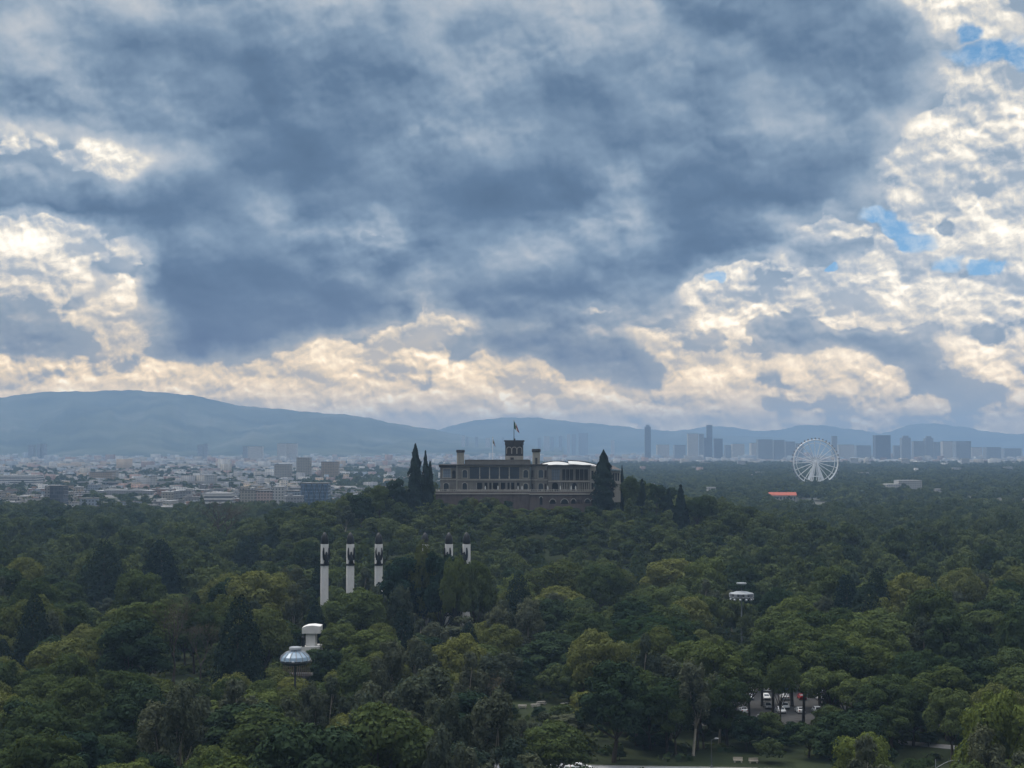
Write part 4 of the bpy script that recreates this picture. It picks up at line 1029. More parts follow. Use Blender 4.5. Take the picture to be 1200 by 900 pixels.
# skyline on the right and behind the castle
def crown_top(r, w, d, h): MB().box(-w * 0.3, w * 0.3, d * 0.2, d * 0.8, h + 0.003, h + 9).build('plant_room', M_TOWER, r)
def spire_top(r, w, d, h): MB().box(-w * 0.32, w * 0.32, d * 0.2, d * 0.8, h + 0.003, h + 22).build('upper_tier', M_TOWER_DARK, r)
SKY_T = [
 ('slender dark tower standing alone right of the castle', 755.5, 762.5, 500, 6900, M_TOWER_DARK, crown_top),
 ('pale beige tower with a flat top in the skyline cluster', 806, 818, 508, 6600, M_TOWER_PALE, None),
 ('grey tower pressed against the pale beige one', 819, 824.5, 508.5, 6700, M_TOWER, None),
 ('tallest slender tower of the skyline, dark and flat topped', 828, 834.5, 498, 7000, M_TOWER_DARK, None),
 ('stocky dark block at the foot of the tallest tower', 824.8, 833.8, 513, 6500, M_TOWER_DARK, None),
 ('dark stepped block right of the tallest tower', 836.5, 846.5, 514, 6600, M_TOWER_DARK, None),
 ('wide grey blue slab left of the ferris wheel', 888, 905, 515, 6300, M_TOWER, None),
 ('second wide slab left of the ferris wheel, slightly lower', 906, 919, 515.8, 6350, M_TOWER, None),
 ('lower slab nearest the rim of the ferris wheel', 920, 931, 517.5, 6400, M_TOWER, None),
 ('slim grey tower rising beside the rim of the wheel', 974.5, 980.5, 511, 6500, M_TOWER, None),
 ('big dark glass block of the right skyline', 1025.5, 1043, 510, 6200, M_TOWER_DARK, None),
 ('dark tower with a rounded shoulder right of the big block', 1056, 1066.5, 513, 6350, M_TOWER, crown_top),
 ('low slab left of the shouldered tower', 1047, 1056, 522, 6500, M_TOWER, None),
 ('stepped grey tower, lower step on the left', 1070, 1083, 517, 6400, M_TOWER, None),
 ('stepped grey tower, middle and highest step', 1083.5, 1093, 513.5, 6450, M_TOWER, crown_top),
 ('stepped grey tower, right step', 1093.5, 1101, 518, 6500, M_TOWER, None),
 ('narrow pale tower between the stepped group and the wide slab', 1104, 1116, 517, 6700, M_TOWER_PALE, None),
 ('wide grey slab near the right end of the skyline', 1119.5, 1137, 517, 6500, M_TOWER, None),
 ('last low block at the right end of the skyline', 1155, 1172, 524, 6600, M_TOWER, None)]
for lab, a, b_, top, D, m, ex in SKY_T:
    block('office_tower', lab, 'tower', a, b_, top, D, max(20, X_at(b_, D) - X_at(a, D)) * 0.8, m, extra=ex)
for k, (a, b_, top) in enumerate(((541, 545, 510), (546.5, 549, 512), (557, 560, 512), (569, 574, 513), (588, 591, 513), (630, 634, 513), (637, 644, 511), (645, 649, 512.5), (655, 659, 511), (664.5, 668, 508.5), (670, 674.5, 509), (678, 689, 507.5), (716, 720, 516))):
    block('apartment_tower', 'hazy apartment tower far behind the castle', 'tower', a, b_, top, 9400 + 60 * k, 45, M_TOWER if k % 3 else M_TOWER_PALE, group='hazy apartment towers far behind the castle')
for k, (a, b_, top) in enumerate(((880, 888, 519), (932, 941, 519.5), (982, 1000, 521), (1003, 1020, 522), (858, 872, 520), (850, 857, 521.5), (770, 784, 521), (790, 803, 521.5), (1138, 1150, 524), (1176, 1196, 525.5))):
    block('apartment_block', 'low hazy block along the foot of the far skyline', 'apartment block', a, b_, top, 6700 + 50 * k, 60, M_TOWER if k % 2 else M_TOWER_PALE, group='low hazy blocks along the foot of the far skyline')

# red roofed house and white pavilion in the far wood
def gable(r, w, d, h):
    MB().prism([(-0.8, h + 0.01), (d + 0.8, h + 0.01), (d / 2, h + 3.6)], -w / 2 - 0.8, w / 2 + 0.8, 'x').build('roof', M_ROOF_RED, r)
    for k in range(9): 
        x = -w / 2 + (k + 0.5) * w / 9
        MB().box(x - 1.1, x + 1.1, -0.12, 0.02, h * 0.35, h * 0.75).build('window', M_DKSTEEL, r)
def red_house():
    D = 1720; x0, x1 = X_at(896, D), X_at(932, D); w = x1 - x0; r = thing('pavilion', 'long pale pavilion with a red gabled roof in the far wood', 'pavilion', ((x0 + x1) / 2, D, 0)); h = Z_at(580.5, D)
    MB().box(-w / 2, w / 2, 0, 11, 0, h).build('wall', M_WALL['cream'], r); gable(r, w, 11, h)
red_house()
block('museum', 'white flat roofed building with a low wing right of the ferris wheel', 'museum', 1052, 1079, 563, 2000, 26, M_WALL['white'], M_ROOF_PALE,
      extra=lambda r, w, d, h: MB().box(-w / 2 - 16, -w / 2 - 0.02, 2, d - 2, 0, h * 0.72).build('wing', M_WALL['white'], r))
for k, (px, py, D) in enumerate(((762, 567, 1900), (833, 571, 1850), (830, 569, 2300), (984, 574, 1900), (1168, 569, 2200), (890, 553, 3000), (1100, 573, 2000), (1120, 548, 3300), (1180, 547, 3400), (868, 540, 4200), (955, 536, 4600), (1000, 537, 4500), (1060, 538, 4400), (1130, 537, 4500))):
    w = 9 / F * D
    o = block('low_building', 'low white roof showing among the trees of the far wood', 'building', px - 4, px + 5, py, D, 14, M_WALL['white'], M_ROOF_PALE, group='low white roofs showing among the trees of the far wood')

# ---- the ferris wheel
def ferris_wheel():
    D = 2390; cx = X_at(955, D); zc = Z_at(541.5, D); Rw = 26.0 / F * D
    r = thing('ferris_wheel', 'huge white ferris wheel rising above the far wood', 'ferris wheel', (cx, D, 0))
    for s in (-1.6, 1.6):
        MB().tube([(Rw * math.cos(a), s, zc + Rw * math.sin(a)) for a in np.linspace(0, 2 * math.pi, 73)], 0.80, 5).build('rim', M_STEEL, r)
    MB().tube([(Rw * 0.86 * math.cos(a), 0, zc + Rw * 0.86 * math.sin(a)) for a in np.linspace(0, 2 * math.pi, 73)], 0.45, 5).build('inner_ring', M_STEEL, r)
    MB().prism([(2.2 * math.cos(a), zc + 2.2 * math.sin(a)) for a in np.linspace(0, 2 * math.pi, 17)[:-1]], -3.5, 3.5, 'y').build('hub', M_STEEL, r)
    for k in range(20):
        a = k * math.pi / 10 + 0.05
        MB().tube([(2 * math.cos(a), 0, zc + 2 * math.sin(a)), (Rw * math.cos(a), 0, zc + Rw * math.sin(a))], 0.46, 5).build('spoke', M_STEEL, r)
    foot = 15.0
    for sy in (-6.5, 6.5):
        for sx in (-1, 1):
            MB().tube([(sx * foot, sy, 0), (sx * 1.0, sy * 0.55, zc)], [1.25, 0.95], 6).build('leg', M_STEEL, r)
            MB().tube([(sx * foot * 0.52, sy, 0), (sx * 0.7, sy * 0.6, zc - 1)], [0.9, 0.7], 6).build('brace', M_STEEL, r)
        MB().tube([(-foot * 0.60, sy * 0.84, zc * 0.40), (foot * 0.60, sy * 0.84, zc * 0.40)], 0.6, 5).build('cross_beam', M_STEEL, r)
    g = MB().lathe([(0.5, -1.9), (1.25, -1.6), (1.4, -0.3), (1.3, 0.9), (0.5, 1.5)], 0, 0, 8); gm = g.mesh('gondola', [M_CABIN])
    n = 40
    for k in range(n):
        a = 2 * math.pi * k / n; o = link('gondola', gm, r); o.location = ((Rw + 2.3) * math.cos(a), 0, zc + (Rw + 2.3) * math.sin(a))
    MB().box(-22, 22, -12, 12, 0, 3.5).build('platform', M_CONC, r)
M_CABIN = material('cabin_grey', (0.16, 0.17, 0.19), 0.3)
ferris_wheel()

# ================================================================== the castle on its hill
def _stone(name, col, var=0.22, sc=0.35, block_=True):
    def fn(t, b):
        g = t.new('ShaderNodeNewGeometry').outputs['Position']
        n = t.noise(g, sc, 6, 0.65); s = t.noise(t.v('MULTIPLY', g, (1.0, 1.0, 0.12)), 0.9, 5, 0.6)      # rain streaks run down the wall
        f = t.m('ADD', t.m('MULTIPLY', n, 0.55), t.m('MULTIPLY', s, 0.45))
        c = t.ramp(f, [(0.28, tuple(q * (1 - 1.8 * var) for q in col)), (0.5, col), (0.75, tuple(min(1, q * (1 + var)) for q in col))])
        t.link(c, b.inputs['Base Color'])
    return material(name, col, 0.9, fn=fn, spec=0.15)
M_STONE = _stone('castle_stone', (0.145, 0.138, 0.125))
M_STONE_PALE = _stone('castle_pale_stone', (0.27, 0.255, 0.22), 0.15)
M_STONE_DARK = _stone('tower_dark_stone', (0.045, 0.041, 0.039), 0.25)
M_STONE_RED = _stone('retaining_wall_stone', (0.105, 0.083, 0.076), 0.28, 0.22)
M_TRIM = _stone('carved_trim', (0.30, 0.28, 0.245), 0.15)
M_CANOPY = material('white_canopy', (0.50, 0.50, 0.485), 0.5, 0.04, 0.3)
M_WOOD = material('dark_joinery', (0.030, 0.024, 0.020), 0.55)
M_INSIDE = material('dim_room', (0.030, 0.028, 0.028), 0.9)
M_PANE = material('window_glass', (0.030, 0.040, 0.052), 0.12, spec=0.5)
M_ROOFTILE = material('castle_roof', (0.075, 0.065, 0.062), 0.8, 0.2, 0.5)
TERR = 42.0
castle = thing('castle', 'stone hilltop castle with glazed gallery, turrets and a square lookout tower', 'castle', (0, 765.0, TERR))
KS = 765.0 / F
def cx_(X): return (X / 4.615 - 110.0) * KS * 1.0
def cz_(Y): return (93.2 - Y / 4.615) * KS

def wall_holes(b, x0, x1, z0, z1, y, th, holes):
    """a wall with real openings: holes = (hx0, hx1, hz0, hz1, arched)"""
    xs = sorted({x0, x1, *[h[0] for h in holes], *[h[1] for h in holes]})
    for a, c in zip(xs, xs[1:]):
        m = (a + c) / 2; cuts = sorted((h[2], h[3]) for h in holes if h[0] <= m <= h[1]); z = z0
        for lo, hi in cuts:
            if lo > z + 1e-4: b.box(a, c, y, y + th, z, lo)
            z = max(z, hi)
        if z1 > z + 1e-4: b.box(a, c, y, y + th, z, z1)
    for hx0, hx1, hz0, hz1, arch in holes:
        if arch:
            r = (hx1 - hx0) / 2; cx = (hx0 + hx1) / 2; zs = hz1 - r
            for sgn in (-1, 1):
                poly = [(cx + sgn * r, hz1)] + [(cx + sgn * r * math.cos(q), zs + r * math.sin(q)) for q in np.linspace(0, math.pi / 2, 6)]
                if sgn < 0: poly = poly[::-1]
                b.prism(poly, y + 0.004, y + th - 0.004, 'y')

def window(parent, x0, x1, z0, z1, y, arch=False, surround=True, bars=(1, 2), glass=None, trim=None):
    """frame round the opening, sill, dark pane with glazing bars set back in it"""
    f = MB(); t = 0.28
    if surround:
        f.box(x0 - t, x0 - 0.003, y - 0.14, y + 0.25, z0, z1); f.box(x1 + 0.003, x1 + t, y - 0.14, y + 0.25, z0, z1)
        if arch:
            r = (x1 - x0) / 2; cx = (x0 + x1) / 2; zs = z1 - r
            qs = np.linspace(0, math.pi, 9)
            f.prism([(cx + (r + t) * math.cos(q), zs + (r + t) * math.sin(q)) for q in qs] + [(cx + r * math.cos(q), zs + r * math.sin(q)) for q in qs[::-1]], y - 0.16, y - 0.003, 'y')
        else: f.box(x0 - t, x1 + t, y - 0.18, y + 0.2, z1 + 0.003, z1 + 0.35)
        f.box(x0 - t * 1.6, x1 + t * 1.6, y - 0.4, y + 0.2, z0 - 0.32, z0 - 0.003)
    w = f.build('window', trim or M_TRIM, parent)
    p = MB().box(x0, x1, y + 0.42, y + 0.46, z0, z1).build('pane', glass or M_PANE, w)
    g = MB()
    for k in range(1, bars[0] + 1): xx = x0 + (x1 - x0) * k / (bars[0] + 1); g.box(xx - 0.06, xx + 0.06, y + 0.34, y + 0.417, z0, z1)
    for k in range(1, bars[1] + 1): zz = z0 + (z1 - z0) * k / (bars[1] + 1); g.box(x0, x1, y + 0.35, y + 0.415, zz - 0.05, zz + 0.05)
    g.build('glazing_bar', M_WOOD, w)
    return w

def openings(parent, spec, y, **kw):
    hs = []
    for X0, X1, Y0, Y1, arch in spec:
        h = (cx_(X0), cx_(X1), cz_(Y1), cz_(Y0), arch); hs.append(h); window(parent, *h[:4], y, arch=arch, **kw)
    return hs

# --- main block
zt = cz_(292); zm = cz_(368)
b = MB(); x0, x1 = cx_(213), cx_(606)
arcade = [(318, 346), (358, 374), (384, 396), (404, 434), (446, 470), (482, 494), (502, 520), (532, 548)]
hs = openings(castle, [(240, 266, 315, 358, True), (569, 595, 315, 358, True), (240, 265, 385, 428, True), (570, 594, 388, 429, True)], 0.0)
gal = (cx_(280), cx_(546), cz_(363), cz_(301), False)
hs.append(gal)
low = [(cx_(a), cx_(c), 0.05, cz_(384), False) for a, c in arcade]
wall_holes(b, x0, x1, 0, zt, 0.0, 0.9, hs + low)
b.box(x0, x0 + 0.9, 0.903, 23, 0, zt); b.box(x1 - 0.9, x1, 0.903, 23, 0, zt); b.box(x0 + 0.9, x1 - 0.9, 22.1, 23, 0, zt)
b.build('main_wing', M_STONE, castle)
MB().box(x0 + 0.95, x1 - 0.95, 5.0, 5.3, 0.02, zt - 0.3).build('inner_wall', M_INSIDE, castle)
MB().box(x0 + 0.95, x1 - 0.95, 0.95, 5.0, zm - 0.5, zm).build('gallery_floor', M_STONE, castle)
# glazed gallery in five bays
xs = np.linspace(gal[0], gal[1], 6)
for i in range(5):
    a, c = xs[i] + (0.28 if i else 0), xs[i + 1] - (0.28 if i < 4 else 0)
    w = MB().box(a, c, 0.30, 0.36, gal[2], gal[3]).build('gallery_glazing', M_GALLERY if 'M_GALLERY' in globals() else material('gallery_glass', (0.030, 0.042, 0.062), 0.10, spec=0.6), castle)
    g = MB()
    for k in range(1, 6): q = a + (c - a) * k / 6; g.box(q - 0.07, q + 0.07, 0.18, 0.297, gal[2], gal[3])
    for k in (0.3, 0.78): q = gal[2] + (gal[3] - gal[2]) * k; g.box(a, c, 0.2, 0.295, q - 0.07, q + 0.07)
    g.build('glazing_bar', M_WOOD, w)
for i in range(1, 5):
    p = MB().box(xs[i] - 0.24, xs[i] + 0.24, -0.12, 0.5, gal[2], gal[3] - 0.003); p.box(xs[i] - 0.34, xs[i] + 0.34, -0.22, 0.5, gal[2] - 0.02, gal[2] + 1.4)
    p.build('pillar', M_TRIM, castle)
for a, c in arcade: 
    MB().box(cx_(a) - 0.22, cx_(a) - 0.004, -0.2, 0.3, 0.0, cz_(384)).build('pillar', M_TRIM, castle)
# mouldings
def band(name, X0, X1, Y0, Y1, out, mat, y=0.0, parent=castle): return MB().box(cx_(X0), cx_(X1), y - out, y - 0.003, cz_(Y1), cz_(Y0)).build(name, mat, parent)
band('string_course', 213, 606, 366, 372, 0.28, M_TRIM)
band('plinth', 213, 606, 424, 431, 0.2, M_TRIM)
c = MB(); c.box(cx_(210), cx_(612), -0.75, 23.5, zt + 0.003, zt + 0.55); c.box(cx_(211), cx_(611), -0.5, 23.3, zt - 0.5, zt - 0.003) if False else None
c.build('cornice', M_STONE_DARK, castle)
for k in range(60):
    xx = cx_(215) + k * (cx_(604) - cx_(215)) / 59
    if k == 0: dent = MB()
    dent.box(xx - 0.16, xx + 0.16, -0.5, -0.004, zt - 0.55, zt)
dent.build('dentils', M_TRIM, castle)
p = MB(); p.box(cx_(252), cx_(608), 2.0, 2.6, zt + 0.553, cz_(263)); p.box(cx_(252), cx_(608), 1.85, 2.75, cz_(263) + 0.003, cz_(260))
p.box(cx_(252), cx_(252) + 0.6, 2.603, 20, zt + 0.553, cz_(263)); p.box(cx_(252) + 0.6, cx_(608), 19.4, 20, zt + 0.553, cz_(263))
p.build('parapet', M_STONE, castle)
MB().box(cx_(256), cx_(606), 2.8, 19.3, zt + 0.56, zt + 0.75).build('roof', M_ROOFTILE, castle)

# --- round turrets with caps
def turret(Xa, Xb, Ytop, Ycap, Ybot, y, win=None):
    cx = (cx_(Xa) + cx_(Xb)) / 2; r = (cx_(Xb) - cx_(Xa)) / 2 * 0.94
    t = MB().lathe([(r, cz_(Ybot)), (r, cz_(Ycap))], cx, y, 20).build('turret', M_STONE_PALE, castle)
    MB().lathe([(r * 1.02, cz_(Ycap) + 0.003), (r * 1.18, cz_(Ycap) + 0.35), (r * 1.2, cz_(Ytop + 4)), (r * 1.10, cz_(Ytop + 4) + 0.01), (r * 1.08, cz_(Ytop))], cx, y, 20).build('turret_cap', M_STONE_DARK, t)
    if win: MB().box(cx - 0.55, cx + 0.55, y - r - 0.12, y - r + 0.5, cz_(win[1]), cz_(win[0])).build('window', M_WOOD, t)
turret(207, 250, 207, 222, 290, 2.2)
turret(617, 661, 202, 220, 290, 2.6, (250, 284))

# --- left wing, set back, with a big upper window and a dark porch
b = MB(); xa, xb = cx_(119), cx_(213) - 0.003; zl = cz_(292)
hs = openings(castle, [(135, 176, 310, 356, False)], 1.2, bars=(3, 1), glass=material('painted_sky_glass', (0.16, 0.20, 0.25), 0.06, spec=0.8))  # pale pane colour stands for bright sky showing through the glass
hs += openings(castle, [(138, 166, 386, 430, True)], 1.2)
hs += [(cx_(184), cx_(203), cz_(362), cz_(318), True)]
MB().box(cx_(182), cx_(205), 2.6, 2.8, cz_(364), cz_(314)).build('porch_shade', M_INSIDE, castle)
wall_holes(b, xa, xb, 0, zl, 1.2, 0.8, hs)
b.box(xa, xa + 0.8, 2.003, 20, 0, zl); b.box(xa + 0.8, xb, 19.2, 20, 0, zl)
b.build('side_wing', M_STONE, castle)
c = MB(); c.box(xa - 0.8, xb, 0.4, 20.6, zl + 0.003, zl + 0.5); c.box(xa - 0.6, xb, 0.9, 1.196, zl - 1.0, zl - 0.003); c.build('cornice', M_STONE_DARK, castle)
band('string_course', 119, 206, 364, 370, 0.3, M_TRIM, 1.2)
q = MB()
for k in range(9): xx = xa + 0.5 + k * (xb - xa - 1.0) / 8; q.box(xx - 0.14, xx + 0.14, 0.55, 0.9, zl - 0.9, zl)
q.build('bracket', M_WOOD, castle)
MB().box(cx_(206), cx_(213) - 0.01, 0.4, 1.18, 0, cz_(290) - 0.01).build('quoin', M_STONE_PALE, castle)

# --- corner tower, many sided
cx = (cx_(606) + cx_(702)) / 2; r = (cx_(702) - cx_(606)) / 2
poly = [(cx + r * 1.04 * math.cos(a), 4.0 + r * 1.0 * math.sin(a)) for a in np.linspace(math.pi / 8, 2 * math.pi + math.pi / 8, 9)[:-1]]
ct = MB().prism(poly, 0, cz_(292), 'z').build('corner_tower', M_STONE, castle)
MB().prism([((x - cx) * 1.07 + cx, (y - 4) * 1.07 + 4) for x, y in poly], cz_(292) + 0.003, cz_(285), 'z').build('cornice', M_STONE_DARK, ct)
MB().prism([((x - cx) * 1.03 + cx, (y - 4) * 1.03 + 4) for x, y in poly], cz_(372), cz_(366), 'z').build('string_course', M_TRIM, ct)
yf = 4.0 - r * math.cos(math.pi / 8) 
for X0, X1, Y0, Y1 in ((650, 677, 315, 358), (650, 677, 388, 429)):
    wx0, wx1, wz0, wz1 = cx_(X0), cx_(X1), cz_(Y1), cz_(Y0)
    f = MB(); f.box(wx0 - 0.3, wx0 - 0.003, yf - 0.2, yf + 0.3, wz0, wz1); f.box(wx1 + 0.003, wx1 + 0.3, yf - 0.2, yf + 0.3, wz0, wz1); f.box(wx0 - 0.45, wx1 + 0.45, yf - 0.45, yf + 0.3, wz0 - 0.4, wz0 - 0.003)
    rr = (wx1 - wx0) / 2; mx = (wx0 + wx1) / 2
    w = f.build('window', M_TRIM, ct)
    MB().prism([(wx0, wz0), (wx1, wz0)] + [(mx + rr * math.cos(a), wz1 - rr + rr * math.sin(a)) for a in np.linspace(0, math.pi, 8)], yf - 0.06, yf + 0.2, 'y').build('pane', M_PANE, w)
    g = MB().box(mx - 0.07, mx + 0.07, yf - 0.12, yf - 0.063, wz0, wz1); g.build('glazing_bar', M_WOOD, w)
for sx in (-1, 1):
    xx = cx + sx * r * 0.74
    for Y0, Y1 in ((318, 356), (390, 428)):
        MB().rbox(xx, 4.0 - r * 0.735, 1.0, 0.24, cz_(Y1), cz_(Y0), sx * math.pi / 4).build('window', M_WOOD, ct)

# --- right wing: loggia with columns above, arcade below
b = MB(); xa, xb = cx_(702) + 0.05, cx_(930); zr = cz_(294)
up = [(cx_(722), cx_(766), cz_(370), cz_(312), False), (cx_(776), cx_(842), cz_(372), cz_(312), False), (cx_(848), cx_(922), cz_(372), cz_(312), False)]
lo = [(cx_(724), cx_(757), 0.05, cz_(384), True), (cx_(770), cx_(822), 0.05, cz_(384), False), (cx_(833), cx_(858), 0.05, cz_(386), True), (cx_(868), cx_(922), 0.05, cz_(386), False)]
wall_holes(b, xa, xb, 0, zr, 1.5, 0.8, up + lo)
b.box(xb - 0.8, xb, 2.303, 24, 0, zr); b.box(xa, xb - 0.8, 23.2, 24, 0, zr); b.build('loggia_wing', M_STONE, castle)
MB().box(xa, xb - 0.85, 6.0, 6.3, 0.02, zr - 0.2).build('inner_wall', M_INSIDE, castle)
MB().box(xa, xb - 0.85, 2.35, 5.99, cz_(376) - 0.4, cz_(376)).build('gallery_floor', M_STONE, castle)
window(castle, *up[0][:4], 1.5, bars=(3, 2), surround=False, glass=material('sky_glass', (0.10, 0.12, 0.15), 0.06, spec=0.8))  # sky light seen through this window is put into the pane colour
for hx0, hx1, hz0, hz1, _a in up[1:]:
    n = 6
    for k in range(n + 1):
        q = hx0 + 0.2 + (hx1 - hx0 - 0.4) * k / n
        MB().box(q - 0.16, q + 0.16, 1.62, 1.95, hz0, hz1 - 0.003).build('column', M_STONE_DARK if k % 2 else M_STONE, castle)
    MB().box(hx0, hx1, 2.05, 2.12, hz0, hz0 + 1.0).build('railing', M_WOOD, castle)
for hx0, hx1, hz0, hz1, arch in lo:
    if arch: continue
    for k in range(6):
        q = hx0 + 0.25 + (hx1 - hx0 - 0.5) * k / 5
        MB().lathe([(0.30, hz0), (0.24, hz0 + 0.4), (0.21, hz1 - 0.5), (0.34, hz1 - 0.003)], q, 1.8, 10).build('column', M_STONE_PALE, castle)
band('string_course', 703, 930, 374, 380, 0.3, M_TRIM, 1.5)
c = MB().box(xa, xb + 0.6, 0.7, 24.4, zr + 0.003, zr + 0.5); c.build('cornice', M_STONE_DARK, castle)
# --- pale end bay and far right wing behind the cypress
b = MB(); xc, xd = cx_(930) + 0.05, cx_(1000)  # pale stone colour stands in for light falling on these two walls
hs = openings(castle, [(938, 950, 320, 366, False), (938, 950, 386, 424, False)], 2.6, trim=M_STONE_PALE)
wall_holes(b, xc, xd, -1.0, cz_(298), 2.6, 0.8, hs); b.box(xc, xd, 3.41, 24, -1.0, cz_(298) - 0.01); b.build('end_bay', M_STONE_PALE, castle)
b = MB(); xe, xf = xd + 0.05, cx_(1098)
hs = openings(castle, [(1056, 1066, 334, 376, False), (1069, 1079, 334, 376, False), (1082, 1091, 334, 376, False)], 6.0, trim=M_STONE_PALE, surround=False)
wall_holes(b, xe, xf, -6.0, cz_(322), 6.0, 0.8, hs); b.box(xe, xf, 6.81, 24, -6.0, cz_(322) - 0.01); b.build('far_wing', M_STONE_PALE, castle)
MB().box(cx_(1048), xf + 0.3, 5.6, 5.99, cz_(392), cz_(384)).build('string_course', M_TRIM, castle)
z1, z2 = cz_(318), cz_(284)
MB()._add([(xc, 2.0, cz_(296)), (xf + 0.9, 5.0, z1), (xf + 0.9, 24.6, z1), (xc, 24.6, cz_(296)), (xc, 12, z2), (cx_(1062), 13, z1 + 2.4)],
          [(0, 1, 5, 4), (1, 2, 5), (2, 3, 4, 5), (3, 0, 4), (3, 2, 1, 0)]).build('hip_roof', M_ROOFTILE, castle)

# --- white vaulted canopy in two sweeps
def sweep(Xa, Xb, Ya, Yp, Yb, y0, y1):
    n = 14; top = []; 
    for k in range(n + 1):
        u = k / n; X = Xa + (Xb - Xa) * u; Y = (1 - u) ** 2 * Ya + 2 * u * (1 - u) * Yp + u * u * Yb; top.append((cx_(X), cz_(Y)))
    V = []; m_ = len(top)
    for dy, dz in ((0.0, -1.5), (2.5, -0.35), (5.5, 0.0), (y1 - y0, -0.2)):
        for x, z in top: V.append((x, y0 + dy, z + dz * min(1.0, 2.2 * (z - min(q[1] for q in top)) + 0.12)))
    V += [(x, y, z - 0.3) for x, y, z in V]; N_ = 4 * m_
    Fs = []
    for i in range(3):
        for k in range(m_ - 1):
            a = i * m_ + k; Fs.append((a, a + 1, a + m_ + 1, a + m_)); Fs.append((N_ + a, N_ + a + m_, N_ + a + m_ + 1, N_ + a + 1))
    for k in range(m_ - 1): Fs.append((k, N_ + k, N_ + k + 1, k + 1)); q = 3 * m_ + k; Fs.append((q, q + 1, N_ + q + 1, N_ + q))
    MB()._add(V, Fs).build('canopy', M_CANOPY, castle)
    rim = [(x, z + 0.02) for x, z in top] ; MB().prism([(x, z + 0.38) for x, z in rim] + [(x, z) for x, z in rim[::-1]], y0 + 5.5, y1, 'y').build('canopy_rim', M_STONE_DARK, castle)
sweep(672, 842, 284, 256, 289, 4.0, 14.0)
sweep(815, 968, 268, 268, 290, 5.0, 17.0)
sweep(664, 700, 287, 280, 287, 5.0, 12.0)

# --- square lookout tower behind the roof
ty = 17.0; s = (765 + ty) / 765.0
def tx(X): return cx_(X) * s
def tz(Y): return (cz_(Y) + TERR - CAM_Z) * s + CAM_Z - TERR
hw = (tx(571) - tx(469)) / 2; tc = (tx(571) + tx(469)) / 2
def oct_(h, k=0.28): return [(tc + a * h, ty + hw + c * h) for a, c in ((-1 + k, -1), (1 - k, -1), (1, -1 + k), (1, 1 - k), (1 - k, 1), (-1 + k, 1), (-1, 1 - k), (-1, -1 + k))]
t = MB().prism(oct_(hw * 0.96), zt, tz(240), 'z').build('lookout_tower', M_STONE_PALE, castle)
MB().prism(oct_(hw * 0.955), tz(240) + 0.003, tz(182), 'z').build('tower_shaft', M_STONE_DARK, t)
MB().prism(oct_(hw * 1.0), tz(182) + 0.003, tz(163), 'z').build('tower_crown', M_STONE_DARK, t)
m = MB()
for k in range(7): xx = tc - hw * 0.92 + k * hw * 1.84 / 6; m.box(xx - 0.85, xx + 0.85, ty - 0.05, ty + 0.6, tz(163) + 0.003, tz(155))
for k in range(1, 6): yy = ty + hw * 0.08 + k * hw * 1.84 / 6; m.box(tc - hw, tc - hw + 0.6, yy - 0.85, yy + 0.85, tz(163) + 0.003, tz(155)); m.box(tc + hw - 0.6, tc + hw, yy - 0.85, yy + 0.85, tz(163) + 0.003, tz(155))
m.build('battlement', M_STONE_DARK, t)
a = MB()
for k in range(3):
    xx = tc + (k - 1) * hw * 0.55; zz = tz(205); rr = hw * 0.22
    qs = np.linspace(0, math.pi, 9); a.prism([(xx + (rr + 0.35) * math.cos(q), zz + (rr + 0.35) * math.sin(q)) for q in qs] + [(xx + rr * math.cos(q), zz + rr * math.sin(q)) for q in qs[::-1]], ty - 0.12, ty + 0.4, 'y')
    for sg in (-1, 1): a.box(xx + sg * (rr + 0.17) - 0.17, xx + sg * (rr + 0.17) + 0.17, ty - 0.12, ty + 0.4, tz(228), zz - 0.003)
a.build('blind_arches', M_TRIM, t)
for k in range(3): xx = tc + (k - 1) * hw * 0.55; MB().box(xx - hw * 0.17, xx + hw * 0.17, ty + 0.0, ty + 0.3, tz(226), tz(206)).build('window', M_WOOD, t)
MB().box(tx(499), tx(517), ty - 0.06, ty + 0.5, tz(262), tz(248)).build('window', M_WOOD, t)
MB().box(tx(516), tx(526), ty + 2, ty + 4, tz(155), tz(146)).build('lantern', M_STONE_DARK, t)

# --- terrace: retaining wall with oval openings, bastion and balustrade
tw = thing('terrace_wall', 'reddish stone retaining wall under the castle with oval openings', 'wall', (0, 765.0, TERR))
b = MB(); xl, xm, xr = cx_(98), cx_(604), cx_(966); zb = -18.0
b.box(xl, xm, -4.0, -3.0, zb, -0.25); b.box(xl, xl + 1, -2.997, 22, zb, -0.25)
b.build('rampart', M_STONE_RED, tw)
b = MB(); oval = [(710, 741, 471, 497), (770, 808, 470, 498), (824, 849, 470, 496), (898, 925, 470, 494), (932, 946, 472, 494)]
slots = [(853 + k * 8, 857 + k * 8, 474, 494) for k in range(4)]
hs = [(cx_(a), cx_(c), cz_(d), cz_(e), True) for a, c, e, d in oval] + [(cx_(656), cx_(671), cz_(502), cz_(458), True)] + [(cx_(a), cx_(c), cz_(d), cz_(e), False) for a, c, e, d in slots]
wall_holes(b, xm, xr, zb, -0.3, -6.0, 1.0, hs); b.box(xr - 1, xr, -4.997, 22, zb, -0.3); b.box(xm, xm + 1.0, -4.997, -3.0, zb, -0.3)
b.build('bastion', M_STONE_RED, tw)
MB().box(xm + 1.1, xr - 1.1, -4.4, -4.2, cz_(506), -1.0).build('inner_shade', M_INSIDE, tw)
